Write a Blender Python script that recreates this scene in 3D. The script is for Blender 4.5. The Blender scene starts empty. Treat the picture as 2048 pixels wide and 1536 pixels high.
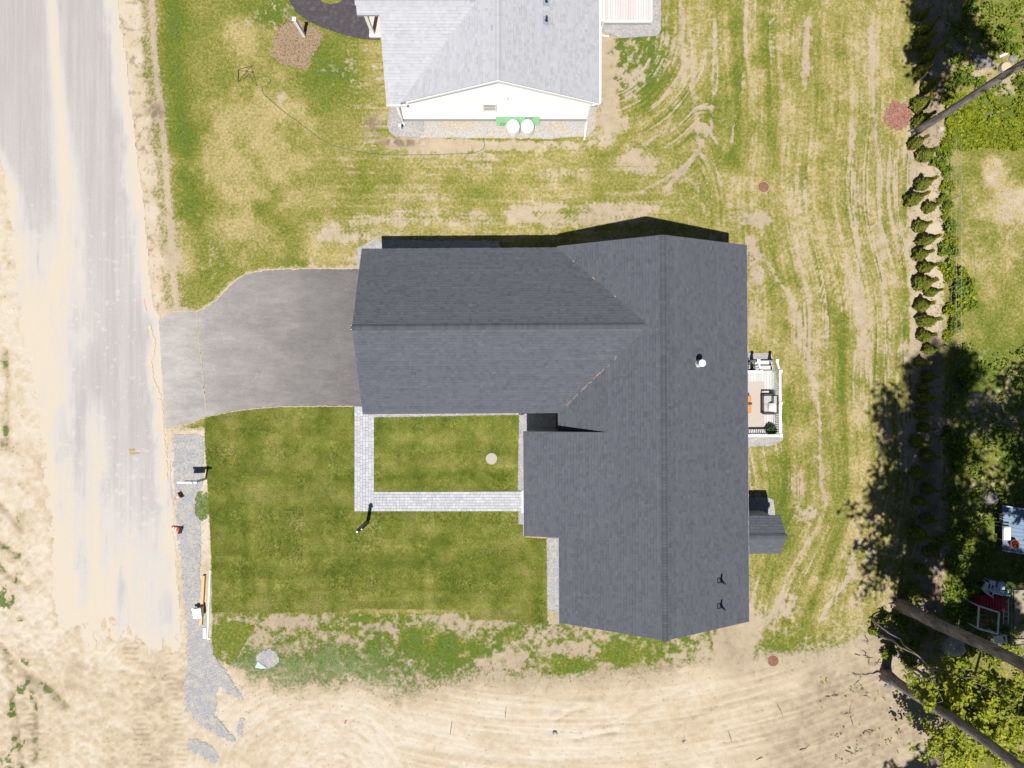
import bpy, math, random
import numpy as np
from mathutils import Vector
from mathutils.geometry import tessellate_polygon

# ---------------------------------------------------------------- camera, sky, sun, exposure
SC = bpy.context.scene
COL = SC.collection
H = 37.0                 # drone height above the ground (m)
F = 1365.0
S = H / F                # metres per ground unit (one photo pixel at ground level)
cam = bpy.data.objects.new('camera', bpy.data.cameras.new('camera'))
COL.objects.link(cam)
cam.location = (0, 0, H)
cam.rotation_euler = (0, 0, 0)
cam.data.sensor_width = 36.0
cam.data.lens = 24.0
cam.data.clip_end = 3000
SC.camera = cam
world = bpy.data.worlds.new("World")
SC.world = world
world.use_nodes = True
wn = world.node_tree
wn.nodes.clear()
sky = wn.nodes.new('ShaderNodeTexSky')
sky.sky_type = 'NISHITA'
sky.sun_disc = False
sky.air_density = .6
sky.dust_density = .3
sky.ozone_density = 1.5
SUN = Vector((-.0718, -.3846, 1.0)).normalized()
sky.sun_elevation = math.asin(SUN.z)
sky.sun_rotation = math.atan2(SUN.x, SUN.y)
bg = wn.nodes.new('ShaderNodeBackground')
bg.inputs['Strength'].default_value = 0.05
wo = wn.nodes.new('ShaderNodeOutputWorld')
wn.links.new(sky.outputs[0], bg.inputs[0])
wn.links.new(bg.outputs[0], wo.inputs[0])
sl = bpy.data.lights.new('sun', 'SUN')
sl.energy = 5.0
sl.angle = math.radians(0.53)
sl.color = (1.0, 0.965, 0.915)
sun = bpy.data.objects.new('sun', sl)
COL.objects.link(sun)
sun.location = (0, 0, 60)
sun.rotation_euler = SUN.to_track_quat('Z', 'Y').to_euler()
SC.view_settings.view_transform = 'Standard'
SC.view_settings.look = 'None'
SC.view_settings.exposure = 0.45
SC.view_settings.gamma = 1.0
SC.view_settings.use_curve_mapping = False

# ---------------------------------------------------------------- helpers
rng = np.random.default_rng(7)
random.seed(7)
def X(px, z=0): return (px - 1024) * (H - z) / F
def Y(py, z=0): return (768 - py) * (H - z) / F
def P(px, py, z=0): return Vector((X(px, z), Y(py, z), z))
ORD = ['first', 'second', 'third', 'fourth', 'fifth', 'sixth', 'seventh', 'eighth', 'ninth', 'tenth', 'eleventh',
       'twelfth', 'thirteenth', 'fourteenth', 'fifteenth', 'sixteenth', 'seventeenth', 'eighteenth', 'nineteenth', 'twentieth']

def tag(o, label=None, cat=None, group=None, kind=None):
    if label: o['label'] = label
    if cat: o['category'] = cat
    if group: o['group'] = group
    if kind: o['kind'] = kind
    return o
def thing(name, label, cat, loc, group=None):
    o = bpy.data.objects.new(name, None)
    COL.objects.link(o)
    o.location = loc
    o.empty_display_size = .2
    return tag(o, label, cat, group)
def origin(o):
    v = Vector((0, 0, 0))
    while o:
        v += o.location
        o = o.parent
    return v
def link(name, me, parent=None, loc=(0, 0, 0)):
    o = bpy.data.objects.new(name, me)
    COL.objects.link(o)
    o.parent = parent
    o.location = loc
    return o
def np_mesh(name, verts, faces, mat, face_attr=None, vert_attr=None, smooth=False):
    """faces: (n,k) int array or list of such arrays"""
    me = bpy.data.meshes.new(name)
    verts = np.asarray(verts, np.float32)
    if not isinstance(faces, list): faces = [faces]
    faces = [np.asarray(f, np.int32) for f in faces if len(f)]
    me.vertices.add(len(verts))
    me.vertices.foreach_set('co', verts.ravel())
    tot = np.concatenate([np.full(len(f), f.shape[1], np.int32) for f in faces])
    idx = np.concatenate([f.ravel() for f in faces])
    me.loops.add(len(idx))
    me.loops.foreach_set('vertex_index', idx)
    me.polygons.add(len(tot))
    st = np.zeros(len(tot), np.int32)
    st[1:] = np.cumsum(tot)[:-1]
    me.polygons.foreach_set('loop_start', st)
    me.polygons.foreach_set('loop_total', tot)
    me.polygons.foreach_set('use_smooth', np.full(len(tot), smooth))
    for dom, dic in (('FACE', face_attr), ('POINT', vert_attr)):
        for k, a in (dic or {}).items():
            at = me.attributes.new(k, 'FLOAT', dom)
            at.data.foreach_set('value', np.asarray(a, np.float32))
    me.materials.append(mat)
    me.update(calc_edges=True)
    me.validate()
    return me

class MB:
    def __init__(s): s.v, s.f, s.t = [], [], []
    def add(s, vs, fs, tone=0.0):
        b = len(s.v)
        s.v += [tuple(v) for v in vs]
        s.f += [tuple(b + i for i in f) for f in fs]
        s.t += [tone] * len(fs)
        return s
    def box(s, a, b, tone=0.0, rot=0.0, tilt=None):
        """corners a (min) and b (max)"""
        a, b = Vector(a), Vector(b)
        c = (a + b) / 2; h = (b - a) / 2
        vs = []
        for z in (-1, 1):
            for x, y in ((-1, -1), (1, -1), (1, 1), (-1, 1)):
                p = Vector((x * h.x, y * h.y, z * h.z))
                if tilt: p.rotate(tilt)
                if rot: p = Vector((p.x * math.cos(rot) - p.y * math.sin(rot), p.x * math.sin(rot) + p.y * math.cos(rot), p.z))
                vs.append(c + p)
        return s.add(vs, [(3, 2, 1, 0), (4, 5, 6, 7), (0, 1, 5, 4), (1, 2, 6, 5), (2, 3, 7, 6), (3, 0, 4, 7)], tone)
    def prism(s, pts, d, tone=0.0):
        """polygon of 3-D points extruded by vector d"""
        n = len(pts); d = Vector(d)
        vs = [Vector(p) for p in pts] + [Vector(p) + d for p in pts]
        return s.add(vs, [tuple(range(n - 1, -1, -1)), tuple(range(n, 2 * n))] + [(i, (i + 1) % n, n + (i + 1) % n, n + i) for i in range(n)], tone)
    def tube(s, pts, rad, n=8, tone=0.0, cap=True):
        pts = [Vector(p) for p in pts]
        if not hasattr(rad, '__len__'): rad = [rad] * len(pts)
        vs = []
        for i, p in enumerate(pts):
            d = (pts[min(i + 1, len(pts) - 1)] - pts[max(i - 1, 0)]).normalized()
            a = d.orthogonal().normalized() if abs(d.z) < .95 else Vector((1, 0, 0))
            a = (a - d * a.dot(d)).normalized()
            if i and (a.dot(last) < 0 or True):
                a = (last - d * last.dot(d)).normalized() if (last - d * last.dot(d)).length > 1e-4 else a
            last = a
            b = d.cross(a)
            for k in range(n):
                t = 2 * math.pi * k / n
                vs.append(p + (a * math.cos(t) + b * math.sin(t)) * rad[i])
        m = len(pts)
        fs = [(i * n + k, i * n + (k + 1) % n, (i + 1) * n + (k + 1) % n, (i + 1) * n + k) for i in range(m - 1) for k in range(n)]
        if cap: fs += [tuple(range(n - 1, -1, -1)), tuple((m - 1) * n + k for k in range(n))]
        return s.add(vs, fs, tone)
    def lathe(s, c, prof, n=20, tone=0.0):
        c = Vector(c); vs = []
        for r, z in prof:
            for k in range(n):
                t = 2 * math.pi * k / n
                vs.append(c + Vector((r * math.cos(t), r * math.sin(t), z)))
        m = len(prof)
        fs = [(i * n + k, i * n + (k + 1) % n, (i + 1) * n + (k + 1) % n, (i + 1) * n + k) for i in range(m - 1) for k in range(n)]
        fs += [tuple(range(n - 1, -1, -1)), tuple((m - 1) * n + k for k in range(n))]
        return s.add(vs, fs, tone)
    def build(s, name, mat, parent=None, smooth=False, **kw):
        o0 = origin(parent)
        me = bpy.data.meshes.new(name)
        me.from_pydata([(x - o0.x, y - o0.y, z - o0.z) for x, y, z in s.v], [], s.f)
        me.materials.append(mat)
        if any(s.t):
            at = me.attributes.new('tone', 'FLOAT', 'FACE')
            at.data.foreach_set('value', s.t)
        if smooth: me.polygons.foreach_set('use_smooth', [True] * len(s.f))
        me.update()
        return tag(link(name, me, parent), **kw)

# ---------------------------------------------------------------- node materials
class N:
    def __init__(s, name):
        s.m = bpy.data.materials.new(name); s.m.use_nodes = True
        s.nt = s.m.node_tree; s.nt.nodes.clear()
        s.out = s.new('ShaderNodeOutputMaterial'); s.b = s.new('ShaderNodeBsdfPrincipled')
        s.nt.links.new(s.b.outputs[0], s.out.inputs[0])
        g = s.new('ShaderNodeNewGeometry'); s.pos = g.outputs['Position']
    def new(s, t): return s.nt.nodes.new(t)
    def set(s, sock, v):
        if hasattr(v, 'is_output'): s.nt.links.new(v, sock)
        else: sock.default_value = v
    def math(s, op, a, b=0.0, c=None, clamp=False):
        n = s.new('ShaderNodeMath'); n.operation = op; n.use_clamp = clamp
        s.set(n.inputs[0], a); s.set(n.inputs[1], b)
        if c is not None: s.set(n.inputs[2], c)
        return n.outputs[0]
    def noise(s, scale, detail=3, rough=.55, vec=None, sc=None):
        n = s.new('ShaderNodeTexNoise'); n.inputs['Scale'].default_value = scale
        n.inputs['Detail'].default_value = detail; n.inputs['Roughness'].default_value = rough
        v = vec or s.pos
        if sc:
            mp = s.new('ShaderNodeVectorMath'); mp.operation = 'MULTIPLY'
            s.set(mp.inputs[0], v); mp.inputs[1].default_value = sc; v = mp.outputs[0]
        s.set(n.inputs['Vector'], v)
        return n.outputs['Fac']
    def attr(s, name):
        n = s.new('ShaderNodeAttribute'); n.attribute_name = name
        return n.outputs['Fac']
    def rand(s): return s.new('ShaderNodeObjectInfo').outputs['Random']
    def maprange(s, v, a, b, c=0.0, d=1.0, smooth=True):
        n = s.new('ShaderNodeMapRange'); n.interpolation_type = 'SMOOTHSTEP' if smooth else 'LINEAR'
        s.set(n.inputs[0], v)
        for i, q in enumerate((a, b, c, d)): s.set(n.inputs[i + 1], q)
        return n.outputs[0]
    def mix(s, f, a, b, mode='MIX'):
        n = s.new('ShaderNodeMix'); n.data_type = 'RGBA'; n.blend_type = mode
        s.set(n.inputs[0], f)
        for i, q in ((6, a), (7, b)): s.set(n.inputs[i], (*q, 1) if isinstance(q, tuple) and len(q) == 3 else q)
        return n.outputs[2]
    def ramp(s, f, stops):
        n = s.new('ShaderNodeValToRGB'); e = n.color_ramp.elements
        while len(e) < len(stops): e.new(.5)
        for i, (p, c) in enumerate(stops): e[i].position = p; e[i].color = (*c, 1)
        s.set(n.inputs[0], f)
        return n.outputs[0]
    def scale(s, col, f):
        n = s.new('ShaderNodeVectorMath'); n.operation = 'SCALE'
        s.set(n.inputs[0], col); s.set(n.inputs[3], f)
        return n.outputs[0]
    def bump(s, h, strength=.5, dist=.02):
        n = s.new('ShaderNodeBump'); n.inputs['Strength'].default_value = strength; n.inputs['Distance'].default_value = dist
        s.set(n.inputs['Height'], h); s.nt.links.new(n.outputs[0], s.b.inputs['Normal'])
    def done(s, col, rough=.8, spec=.3, metal=0.0):
        s.set(s.b.inputs['Base Color'], (*col, 1) if isinstance(col, tuple) else col)
        s.set(s.b.inputs['Roughness'], rough); s.b.inputs['Specular IOR Level'].default_value = spec
        s.b.inputs['Metallic'].default_value = metal
        return s.m
def plain(name, col, rough=.6, spec=.4, var=.18, sc=6.0, metal=0.0, tone=0.0, rnd=0.0, bump=0.0):
    """one base colour with dirt mottling at two scales, optional per-face tone and per-object variation"""
    n = N(name)
    f = n.math('MULTIPLY_ADD', n.noise(sc, 4), 2 * var, 1 - var)
    f = n.math('MULTIPLY', f, n.math('MULTIPLY_ADD', n.noise(sc * 9, 2), var, 1 - var / 2))
    if tone: f = n.math('MULTIPLY', f, n.math('MULTIPLY_ADD', n.attr('tone'), tone, 1.0))
    if rnd: f = n.math('MULTIPLY', f, n.math('MULTIPLY_ADD', n.rand(), 2 * rnd, 1 - rnd))
    if bump: n.bump(n.noise(sc * 6, 4), bump, .02)
    return n.done(n.scale(n.mix(0.0, col, col), f), rough, spec, metal)

# ---------------------------------------------------------------- lattice noise for the ground
_tab = np.random.default_rng(3).random((256, 256)).astype(np.float32)
def noise2(u, v, seed=0):
    u = np.asarray(u) + seed * 17.31; v = np.asarray(v) + seed * 9.77
    iu = np.floor(u).astype(int); iv = np.floor(v).astype(int)
    fu = u - iu; fv = v - iv
    fu = fu * fu * (3 - 2 * fu); fv = fv * fv * (3 - 2 * fv)
    t = lambda a, b: _tab[a & 255, b & 255]
    return (t(iu, iv) * (1 - fu) + t(iu + 1, iv) * fu) * (1 - fv) + (t(iu, iv + 1) * (1 - fu) + t(iu + 1, iv + 1) * fu) * fv
def fbm(u, v, seed=0, o=4):
    s, a, w = 0, .5, 0
    for k in range(o):
        s = s + a * noise2(u * 2 ** k, v * 2 ** k, seed + k * 3); w += a; a *= .55
    return s / w
def sm(a, b, x):
    t = np.clip((np.asarray(x) - a) / (b - a), 0, 1)
    return t * t * (3 - 2 * t)
def curve(y, pts):
    return np.interp(y, [p[0] for p in pts], [p[1] for p in pts])
def dist_line(x, y, pts):
    d = np.full(np.shape(x), 1e9, np.float32)
    for (ax, ay), (bx, by) in zip(pts[:-1], pts[1:]):
        vx, vy = bx - ax, by - ay
        t = np.clip(((x - ax) * vx + (y - ay) * vy) / (vx * vx + vy * vy + 1e-9), 0, 1)
        d = np.minimum(d, np.hypot(x - ax - t * vx, y - ay - t * vy))
    return d
def inside(x, y, pts):
    r = np.zeros(np.shape(x), bool)
    n = len(pts)
    for i in range(n):
        (ax, ay), (bx, by) = pts[i], pts[(i + 1) % n]
        if ay == by: continue
        c = ((ay > y) != (by > y)) & (x < (bx - ax) * (y - ay) / (by - ay) + ax)
        r ^= c
    return r
# ---------------------------------------------------------------- the ground: where grass, straw, sand and soil lie
DRIVE = [(318, 640), (345, 622), (392, 624), (412, 616), (432, 602), (452, 580), (472, 561), (495, 548), (530, 541), (600, 538), (712, 538), (745, 538),
         (745, 812), (640, 812), (560, 813), (510, 817), (460, 823), (415, 833), (380, 846), (330, 856)]
LAWN = [(411, 835), (460, 825), (510, 819), (560, 815), (640, 814), (708, 815), (709.5, 1022.5), (1036, 1022), (1036, 1050), (1049, 1051),
        (1051, 1076), (1093, 1078), (1094, 1247), (1037, 1245), (1037, 1239), (938, 1239), (937, 1219), (700, 1217), (699, 1224), (560, 1225), (424, 1225),
        (424, 1140), (420, 1050), (415, 960), (410, 880)]
ISLAND = [(748.5, 835), (830, 834), (960, 831), (1038, 830), (1036, 905), (1036, 981), (749, 983)]
BLACKPATH = [(560, -40), (572, -10), (590, 22), (615, 42), (650, 57), (690, 70), (725, 78), (742, 80), (760, 80), (760, -40), (705, -40), (692, -6), (680, 5), (662, 9), (645, 5), (630, -12), (622, -40)]
WALK = [(709.5, 812), (748, 812), (748, 983.5), (1050, 982), (1050, 1022), (709.5, 1022)]
MAINFOOT = [(734, 540), (1115, 540), (1115, 515), (1420, 515), (1425, 1180), (1110, 1180), (1110, 1060), (1054, 1055), (1054, 862), (1115, 840), (735, 820)]
LIGHTFOOT = [(805, -80), (805, 241), (1172, 241), (1172, -80)]
ROADR = [(-400, 225), (0, 236), (80, 246), (200, 262), (320, 276), (460, 294), (600, 304), (640, 322), (860, 332), (900, 338), (1000, 345), (1100, 352), (1250, 362), (1606, 385), (2200, 420)]

def road_dust(x, y):
    w = 70 * (fbm(x / 60, y / 90, 41) - .5)
    band = np.exp(-((x - curve(y, [(-400, 80), (0, 104), (200, 118), (400, 135), (600, 150)]) + w * .12) / (11 + np.maximum(y - 150, 0) * .06)) ** 2) * (.72 * sm(700, 500, y) + .1)
    wide = sm(380, 560, y) * sm(190, 120, x + w) * .85 * sm(-60, 40, x - 8 + 30 * (fbm(y / 50, x / 80, 42) - .5))
    low = sm(880, 1180, y + 1.8 * w + 140 * (fbm(x / 22, y / 160, 43) - .5)) * (.45 + .65 * sm(360, 120, x + .6 * w))
    low = np.maximum(low, .75 * sm(720, 900, y) * np.exp(-((x - 188 - (y - 800) * .03 + .3 * w) / 26) ** 2))
    low = np.maximum(low, sm(1090, 1330, y + 1.9 * w))
    edge = sm(46, 2, curve(y, ROADR) - x + 40 * (fbm(x / 14, y / 40, 44) - .5)) * .85
    streak = .34 * (fbm(x / 4.5, y / 240, 45) - .42) + .25 * (fbm(x / 16, y / 400, 46) - .45) + .3 * (fbm(x / 90, y / 200, 47) - .5)
    scuff = sm(.66, .8, fbm(x / 12 + y / 30, y / 8 - x / 20, 48)) * .4 * sm(150, 600, y)
    leftd = sm(60, 10, x - curve(y, [(0, -120), (300, -40), (380, -5), (460, 12), (560, 30), (700, 56), (900, 82), (1300, 130)]) + .5 * w)
    grey = .55 * sm(.50, .68, fbm(x / 42, y / 120, 49)) * sm(360, 480, y) * sm(1330, 1150, y) + .25 * sm(.55, .7, fbm(x / 9, y / 60, 50)) * sm(300, 420, y)
    return np.clip(np.maximum.reduce([band, wide, low, edge, leftd]) * (1 - grey) + 1.25 * streak + scuff + .08, 0, 1)
def road_mask(x, y):
    wob = 9 * (fbm(x / 12, y / 26, 51) - .5) + 5 * (fbm(x / 4, y / 6, 52) - .5)
    d = road_dust(x, y)
    left = x - curve(y, [(-400, -900), (280, -900), (310, -10), (340, 8), (420, 20), (520, 26), (650, 42), (750, 66), (900, 86), (1100, 105), (2200, 150)]) + 3 * wob
    return (x < curve(y, ROADR) + wob) & (left > 0) & (y < 1225 + 160 * (fbm(x / 40, y / 80, 53) - .5) + 14 * (fbm(x / 5, y / 9, 54) - .5) + .2 * x)
def gravel_mask(x, y):
    """pale grey crushed stone along the road and its fans to the south"""
    wob = 10 * (fbm(x / 16, y / 16, 61) - .5) + 8 * (fbm(x / 5, y / 5, 62) - .5)
    l = curve(y, [(868, 346), (900, 346), (950, 350), (1060, 352), (1100, 360), (1180, 368), (1250, 374), (1330, 374), (1400, 368), (1420, 372)])
    r = curve(y, [(868, 408), (930, 407), (985, 402), (1060, 400), (1090, 402), (1150, 400), (1230, 412), (1290, 422), (1320, 432), (1360, 436), (1420, 432)])
    m = (x > l + wob) & (x < r + wob) & (y > 870 + wob) & (y < 1425 + wob)
    m |= dist_line(x, y, [(425, 1335), (450, 1362), (474, 1386), (486, 1398)]) < curve(x, [(425, 22), (486, 3)]) + wob
    m |= dist_line(x, y, [(405, 1425), (430, 1446), (450, 1466), (466, 1478)]) < curve(x, [(405, 20), (466, 3)]) + wob
    m |= dist_line(x, y, [(388, 1490), (425, 1510)]) < 14 + wob
    m |= dist_line(x, y, [(480, 1466), (484, 1440)]) < 5 + wob
    m |= (np.hypot((x - 536) / 22, (y - 1318) / 18) < 1 + wob * .02)
    m &= ~((np.hypot((x - 405) / 16, (y - 1010) / 32) < 1.0 + wob * .03) & (fbm(x / 9, y / 9, 63) > .42))
    return m
PADS = {  # neat gravel beds by the houses
    'north_bed': [(735, 826), (1054, 824), (1054, 828), (1040, 830), (960, 831), (830, 833.5), (735, 835)],
    'court_bed': [(1038, 826), (1112, 826), (1112, 866), (1056, 866), (1056, 981), (1035, 981)],
    'door_bed': [(1036, 1022.5), (1056, 1022.5), (1056, 1049), (1036, 1049)],
    'west_bed': [(1093.5, 1076), (1122, 1076), (1122, 1221), (1094, 1221)],
    'corner_bed': [(714, 497), (745, 480), (1000, 482), (1000, 540), (714, 540)],
    'deck_bed': [(1430, 706), (1542, 706), (1550, 740), (1562, 800), (1566, 880), (1540, 892), (1430, 893)],
    'bulkhead_bed': [(1430, 1000), (1534, 994), (1547, 1000), (1552, 1040), (1552, 1098), (1430, 1098)],
    'light_bed': [(781, 212), (774, 250), (779, 264), (790, 273), (838, 275), (846, 262), (848, 238), (806, 238), (806, 205)],
    'gable_bed': [(848.5, 238), (846.5, 262), (838.5, 275), (960, 276), (1090, 278), (1172, 272), (1190, 258), (1194, 200), (1160, 200), (1160, 238)],
    'porch_bed': [(1166, -40), (1322, -40), (1322, 60), (1314, 72), (1240, 76), (1200, 60)],
}

def paint(x, y):
    """cover 0-1, hue 0 straw .5 olive .8 green 1 grey-green, soil 0 pale sand .5 tan 1 brown, height in metres"""
    x = np.asarray(x, np.float32); y = np.asarray(y, np.float32)
    n1 = fbm(x / 110, y / 110, 1); n2 = fbm(x / 34, y / 34, 2); n3 = fbm(x / 9, y / 9, 3, 3); n4 = fbm(x / 3.6, y / 3.6, 4, 2)
    c1, c2, c3, c4 = (n1 - .5) * 2, (n2 - .5) * 2, (n3 - .5) * 2, (n4 - .5) * 2
    # wheel-track coordinates: a rounded path round the light house, then straight down the east yard
    cx, cy = 1185., 60.
    ax, ay = np.maximum(x - cx, 0), np.maximum(y - cy, 0)
    t = np.where(y < 470, np.hypot(ax, ay), ax + 30 * np.sin(y / 150.) * sm(1500, 1650, x) + .06 * (y - 470))
    s = np.where((x > cx) & (y > cy) & (y < 470), np.arctan2(ay, ax + 1e-3) * 260, np.where(x <= cx, x, -y))
    sel = sm(1380, 1470, x)
    t = t * (1 - sel) + sel * (ax + 24 * np.sin(y / 170.) * sm(1480, 1600, x) + 8 * np.sin(y / 60. + 1) + curve(y, [(470, 0), (700, 0), (1000, -20), (1250, 60)]) * sm(1750, 1550, x))
    s = s * (1 - sel) - sel * y
    tr = fbm(t / 4.2, s / 110, 5, 3); tr2 = fbm(t / 13, s / 240, 6, 3); tr3 = fbm(t / 40, s / 400, 7, 2)
    ct, ct2, ct3 = (tr - .5) * 2, (tr2 - .5) * 2, (tr3 - .5) * 2
    # --- yard in general (east and middle)
    cov = .80 + .30 * ct + .18 * ct2 + .12 * ct3 + .26 * c2 + .30 * c3
    hue = .29 + .20 * ct + .22 * ct2 + .22 * c1 + .28 * c2 + .16 * c3
    soil = .42 + .12 * c1 + .1 * c3
    z = .016 * ct2 + .010 * ct
    act = sm(.40, .62, fbm(x / 120, y / 150, 14, 2))
    ln = sm(.56, .70, fbm(t / 3.0, s / 260, 15, 2)) * act; lg = sm(.62, .76, fbm(t / 3.4 + 40, s / 300, 16, 2)) * act
    cov = cov - .60 * ln + .18 * lg; hue = hue + .26 * lg; z = z - .02 * ln
    # --- north-west lawn of olive grass with dry straw patches
    e = x - curve(y, [(-400, 240), (0, 280), (100, 288), (200, 298), (300, 308), (400, 316), (500, 322), (620, 332)])
    nw = sm(790, 640, x + 60 * c2) * sm(690, 620, y)
    dry = np.zeros_like(x)
    for bx, by, rx, ry in ((505, 245, 120, 85), (455, 330, 90, 95), (560, 330, 80, 60), (470, 470, 110, 60), (640, 400, 120, 50), (385, 500, 70, 60), (500, 90, 60, 60), (680, 500, 80, 40)):
        dry = np.maximum(dry, sm(1.25, .35, np.hypot((x - bx) / rx, (y - by) / ry) + .5 * c2 + .3 * c3))
    cnw = 1.0 - .22 * dry + .12 * c3 + .06 * c2
    hnw = .46 - .32 * dry + .18 * c1 + .18 * c2
    strip = np.exp(-((x - curve(y, [(0, 348), (150, 352), (300, 372), (420, 392), (600, 410)]) + 10 * c2) / 26) ** 2) * sm(640, 420, y)
    hnw += .3 * strip; cnw += .25 * strip
    for bx, by, rx, ry, g in ((690, 110, 90, 60, .35), (660, 170, 70, 60, .3), (735, 210, 40, 50, .3), (570, 30, 60, 40, .28), (520, 20, 80, 40, .2), (425, 520, 40, 60, .3), (590, 540, 60, 30, .2)):
        q = sm(1.2, .4, np.hypot((x - bx) / rx, (y - by) / ry) + .4 * c2 + .4 * c3)
        hnw += .8 * g * q; cnw = cnw - .18 * q * (c3 < -.12)
    cov = cov * (1 - nw) + cnw * nw
    hue = hue * (1 - nw) + hnw * nw
    z = z * (1 - nw)
    # --- middle band between the houses: horizontal streaks and tyre tread prints
    mb = sm(560, 700, x) * sm(1420, 1300, x) * sm(265, 310, y) * sm(520, 480, y)
    tr4 = fbm(x / 130, y / 5, 8, 3)
    cov = cov * (1 - mb) + mb * (.84 + .30 * (tr4 - .5) * 2 + .28 * c2 + .22 * c3)
    hue = hue * (1 - mb) + mb * (.37 + .2 * c1 + .28 * c2 + .3 * (tr4 - .5))
    for bx, by, rx, ry in ((820, 436, 145, 16), (690, 462, 60, 18), (760, 478, 120, 14), (1130, 430, 120, 26), (1200, 250, 60, 40), (880, 292, 70, 20), (960, 320, 30, 22), (1250, 420, 70, 30), (1120, 350, 60, 12), (1270, 330, 40, 30)):
        q = sm(1.3, .6, np.hypot((x - bx) / rx, (y - by) / ry) + .35 * c3 + .3 * c2)
        tread = .5 + .5 * np.sin(x * .75 + 1.5 * np.sin(y * .9)) * np.sin(y * .8)
        cov = cov - q * (.5 - .35 * tread)
        z = z + .012 * q * tread
    # --- grassy lanes and bare lanes drawn by wheels in the east yard
    for pts, w, dc, dh in (([(1470, -60), (1478, 180), (1470, 330)], 17, .45, .35), ([(1536, -60), (1540, 240), (1548, 330)], 14, .35, .3), ([(1495, -10), (1486, 170), (1462, 285)], 4, -.7, 0),
                           ([(1614, 40), (1612, 160)], 9, -.6, 0), ([(1545, 40), (1542, 110)], 7, -.5, 0), ([(1738, 60), (1752, 260), (1760, 420), (1770, 640)], 4, -.45, 0), ([(1700, 240), (1712, 480), (1726, 660), (1742, 760)], 5, -.45, 0),
                           ([(1815, 0), (1822, 110), (1806, 190)], 22, .4, .3), ([(1500, 480), (1560, 560), (1600, 640), (1620, 740), (1640, 830), (1644, 1000)], 5, -.5, 0), ([(1552, 930), (1556, 1080), (1530, 1180)], 22, .5, .35),
                           ([(1690, 640), (1684, 860), (1688, 1020), (1640, 1180), (1610, 1240)], 16, .45, .35), ([(1580, 790), (1570, 980), (1572, 1090)], 14, .4, .3), ([(1380, 60), (1392, 220), (1400, 300), (1330, 380)], 5, -.5, 0),
                           ([(1640, 1240), (1700, 1150), (1720, 1080)], 6, -.55, 0), ([(1500, 1300), (1560, 1200)], 7, -.6, 0), ([(1500, 480), (1516, 560)], 10, -.5, 0), ([(1800, 420), (1812, 560), (1816, 680)], 8, .35, .3),
                           ([(1310, 100), (1290, 220), (1230, 300)], 10, .3, .3), ([(1430, 40), (1425, 250), (1380, 330), (1280, 385)], 4, -.5, 0), ([(1360, 10), (1370, 170), (1330, 260), (1250, 320)], 6, -.4, 0)):
        q = np.exp(-(dist_line(x + 6 * c2, y, pts) / w) ** 2)
        cov = cov + dc * q; hue = hue + .65 * dh * q; z = z - .02 * q * (dc < 0)
    q = sm(120, 60, np.hypot(x - 1260, (y - 110) * 1.0) + 20 * c2)     # scuffed corner east of the light house
    cov = cov - .25 * q * (c3 < .15); hue = hue + .35 * q
    for i in range(7):                                                 # tread bars there
        q = np.exp(-((x - (1237 + i * 8)) - (y - 155) * .35) ** 2 / 6) * sm(12, 6, abs(y - 156))
        cov -= .7 * q
    cov -= .5 * sm(50, 16, abs(x - 1843) + 16 * c2) * sm(250, 330, y) * sm(1010, 900, y)     # bare strip in front of the hedge
    hue = np.minimum(hue, .86)
    # --- south band: dark green on tan, turning grey-green to the west
    sb = sm(1222, 1232, y) * sm(1480, 1440, x + 20 * c2) * sm(400, 425, x) + sm(1222, 1330, y + 40 * c2) * sm(1420, 1480, x) * sm(1860, 1760, x)
    sb = np.clip(sb, 0, 1)
    covs = .60 + .34 * c2 + .50 * c3 + .2 * c1 - .25 * sm(1300, 1400, y)
    hues = .62 + .25 * c3 + .25 * c2
    hyd = sm(1050, 700, x + 80 * c1) * sm(1245, 1320, y + 40 * c2)
    hues = hues * (1 - hyd) + hyd * (.95 + .05 * c2); covs = covs * (1 - .6 * hyd) + hyd * .48
    wedge = inside(x + 7 * c2, y + 7 * c2, [(424, 1250), (470, 1240), (510, 1250), (492, 1278), (468, 1318), (452, 1328), (424, 1327)])
    covs = np.where(wedge, 1.0, covs); hues = np.where(wedge, .62 + .1 * c2, hues)
    for bx, by, rx, ry in ((555, 1243, 30, 14), (612, 1243, 40, 14), (900, 1235, 28, 26), (1110, 1262, 60, 16), (1140, 1300, 50, 18), (1000, 1325, 60, 20), (760, 1255, 50, 14)):
        covs = covs - .30 * sm(1.2, .5, np.hypot((x - bx) / rx, (y - by) / ry) + .4 * c3)
    for bx, by, rx, ry in ((1245, 1310, 50, 24), (920, 1300, 60, 30), (1120, 1330, 70, 26), (850, 1280, 50, 30), (1568, 1288, 30, 22), (1560, 1340, 40, 18)):
        q = sm(1.2, .5, np.hypot((x - bx) / rx, (y - by) / ry) + .4 * c3); covs += .28 * q; hues += .05 * q
    cov = cov * (1 - sb) + covs * sb; hue = hue * (1 - sb) + hues * sb; z = z * (1 - sb); soil = soil + sb * .1
    # --- sand lot to the south
    ys = curve(x, [(-500, 700), (300, 1240), (400, 1330), (450, 1330), (500, 1385), (600, 1395), (700, 1388), (760, 1405), (860, 1415), (960, 1388), (1100, 1390), (1200, 1378), (1400, 1352), (1500, 1345), (1640, 1330), (1720, 1290), (1800, 1280), (1860, 1330), (2200, 1700)])
    sd = sm(-44, 22, y - ys + 34 * c2 + 26 * c3)
    tan = sm(1250, 1620, x + 100 * c1)
    cov = cov * (1 - sd) + sd * (.02 + .10 * sm(.62, .75, n3) * tan)
    hue = hue * (1 - sd) + sd * .7
    arc = fbm(np.hypot(x - 640, (y - 1560) * 1.2) / 7, np.arctan2(y - 1560, x - 640) * 5, 11, 3)
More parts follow.
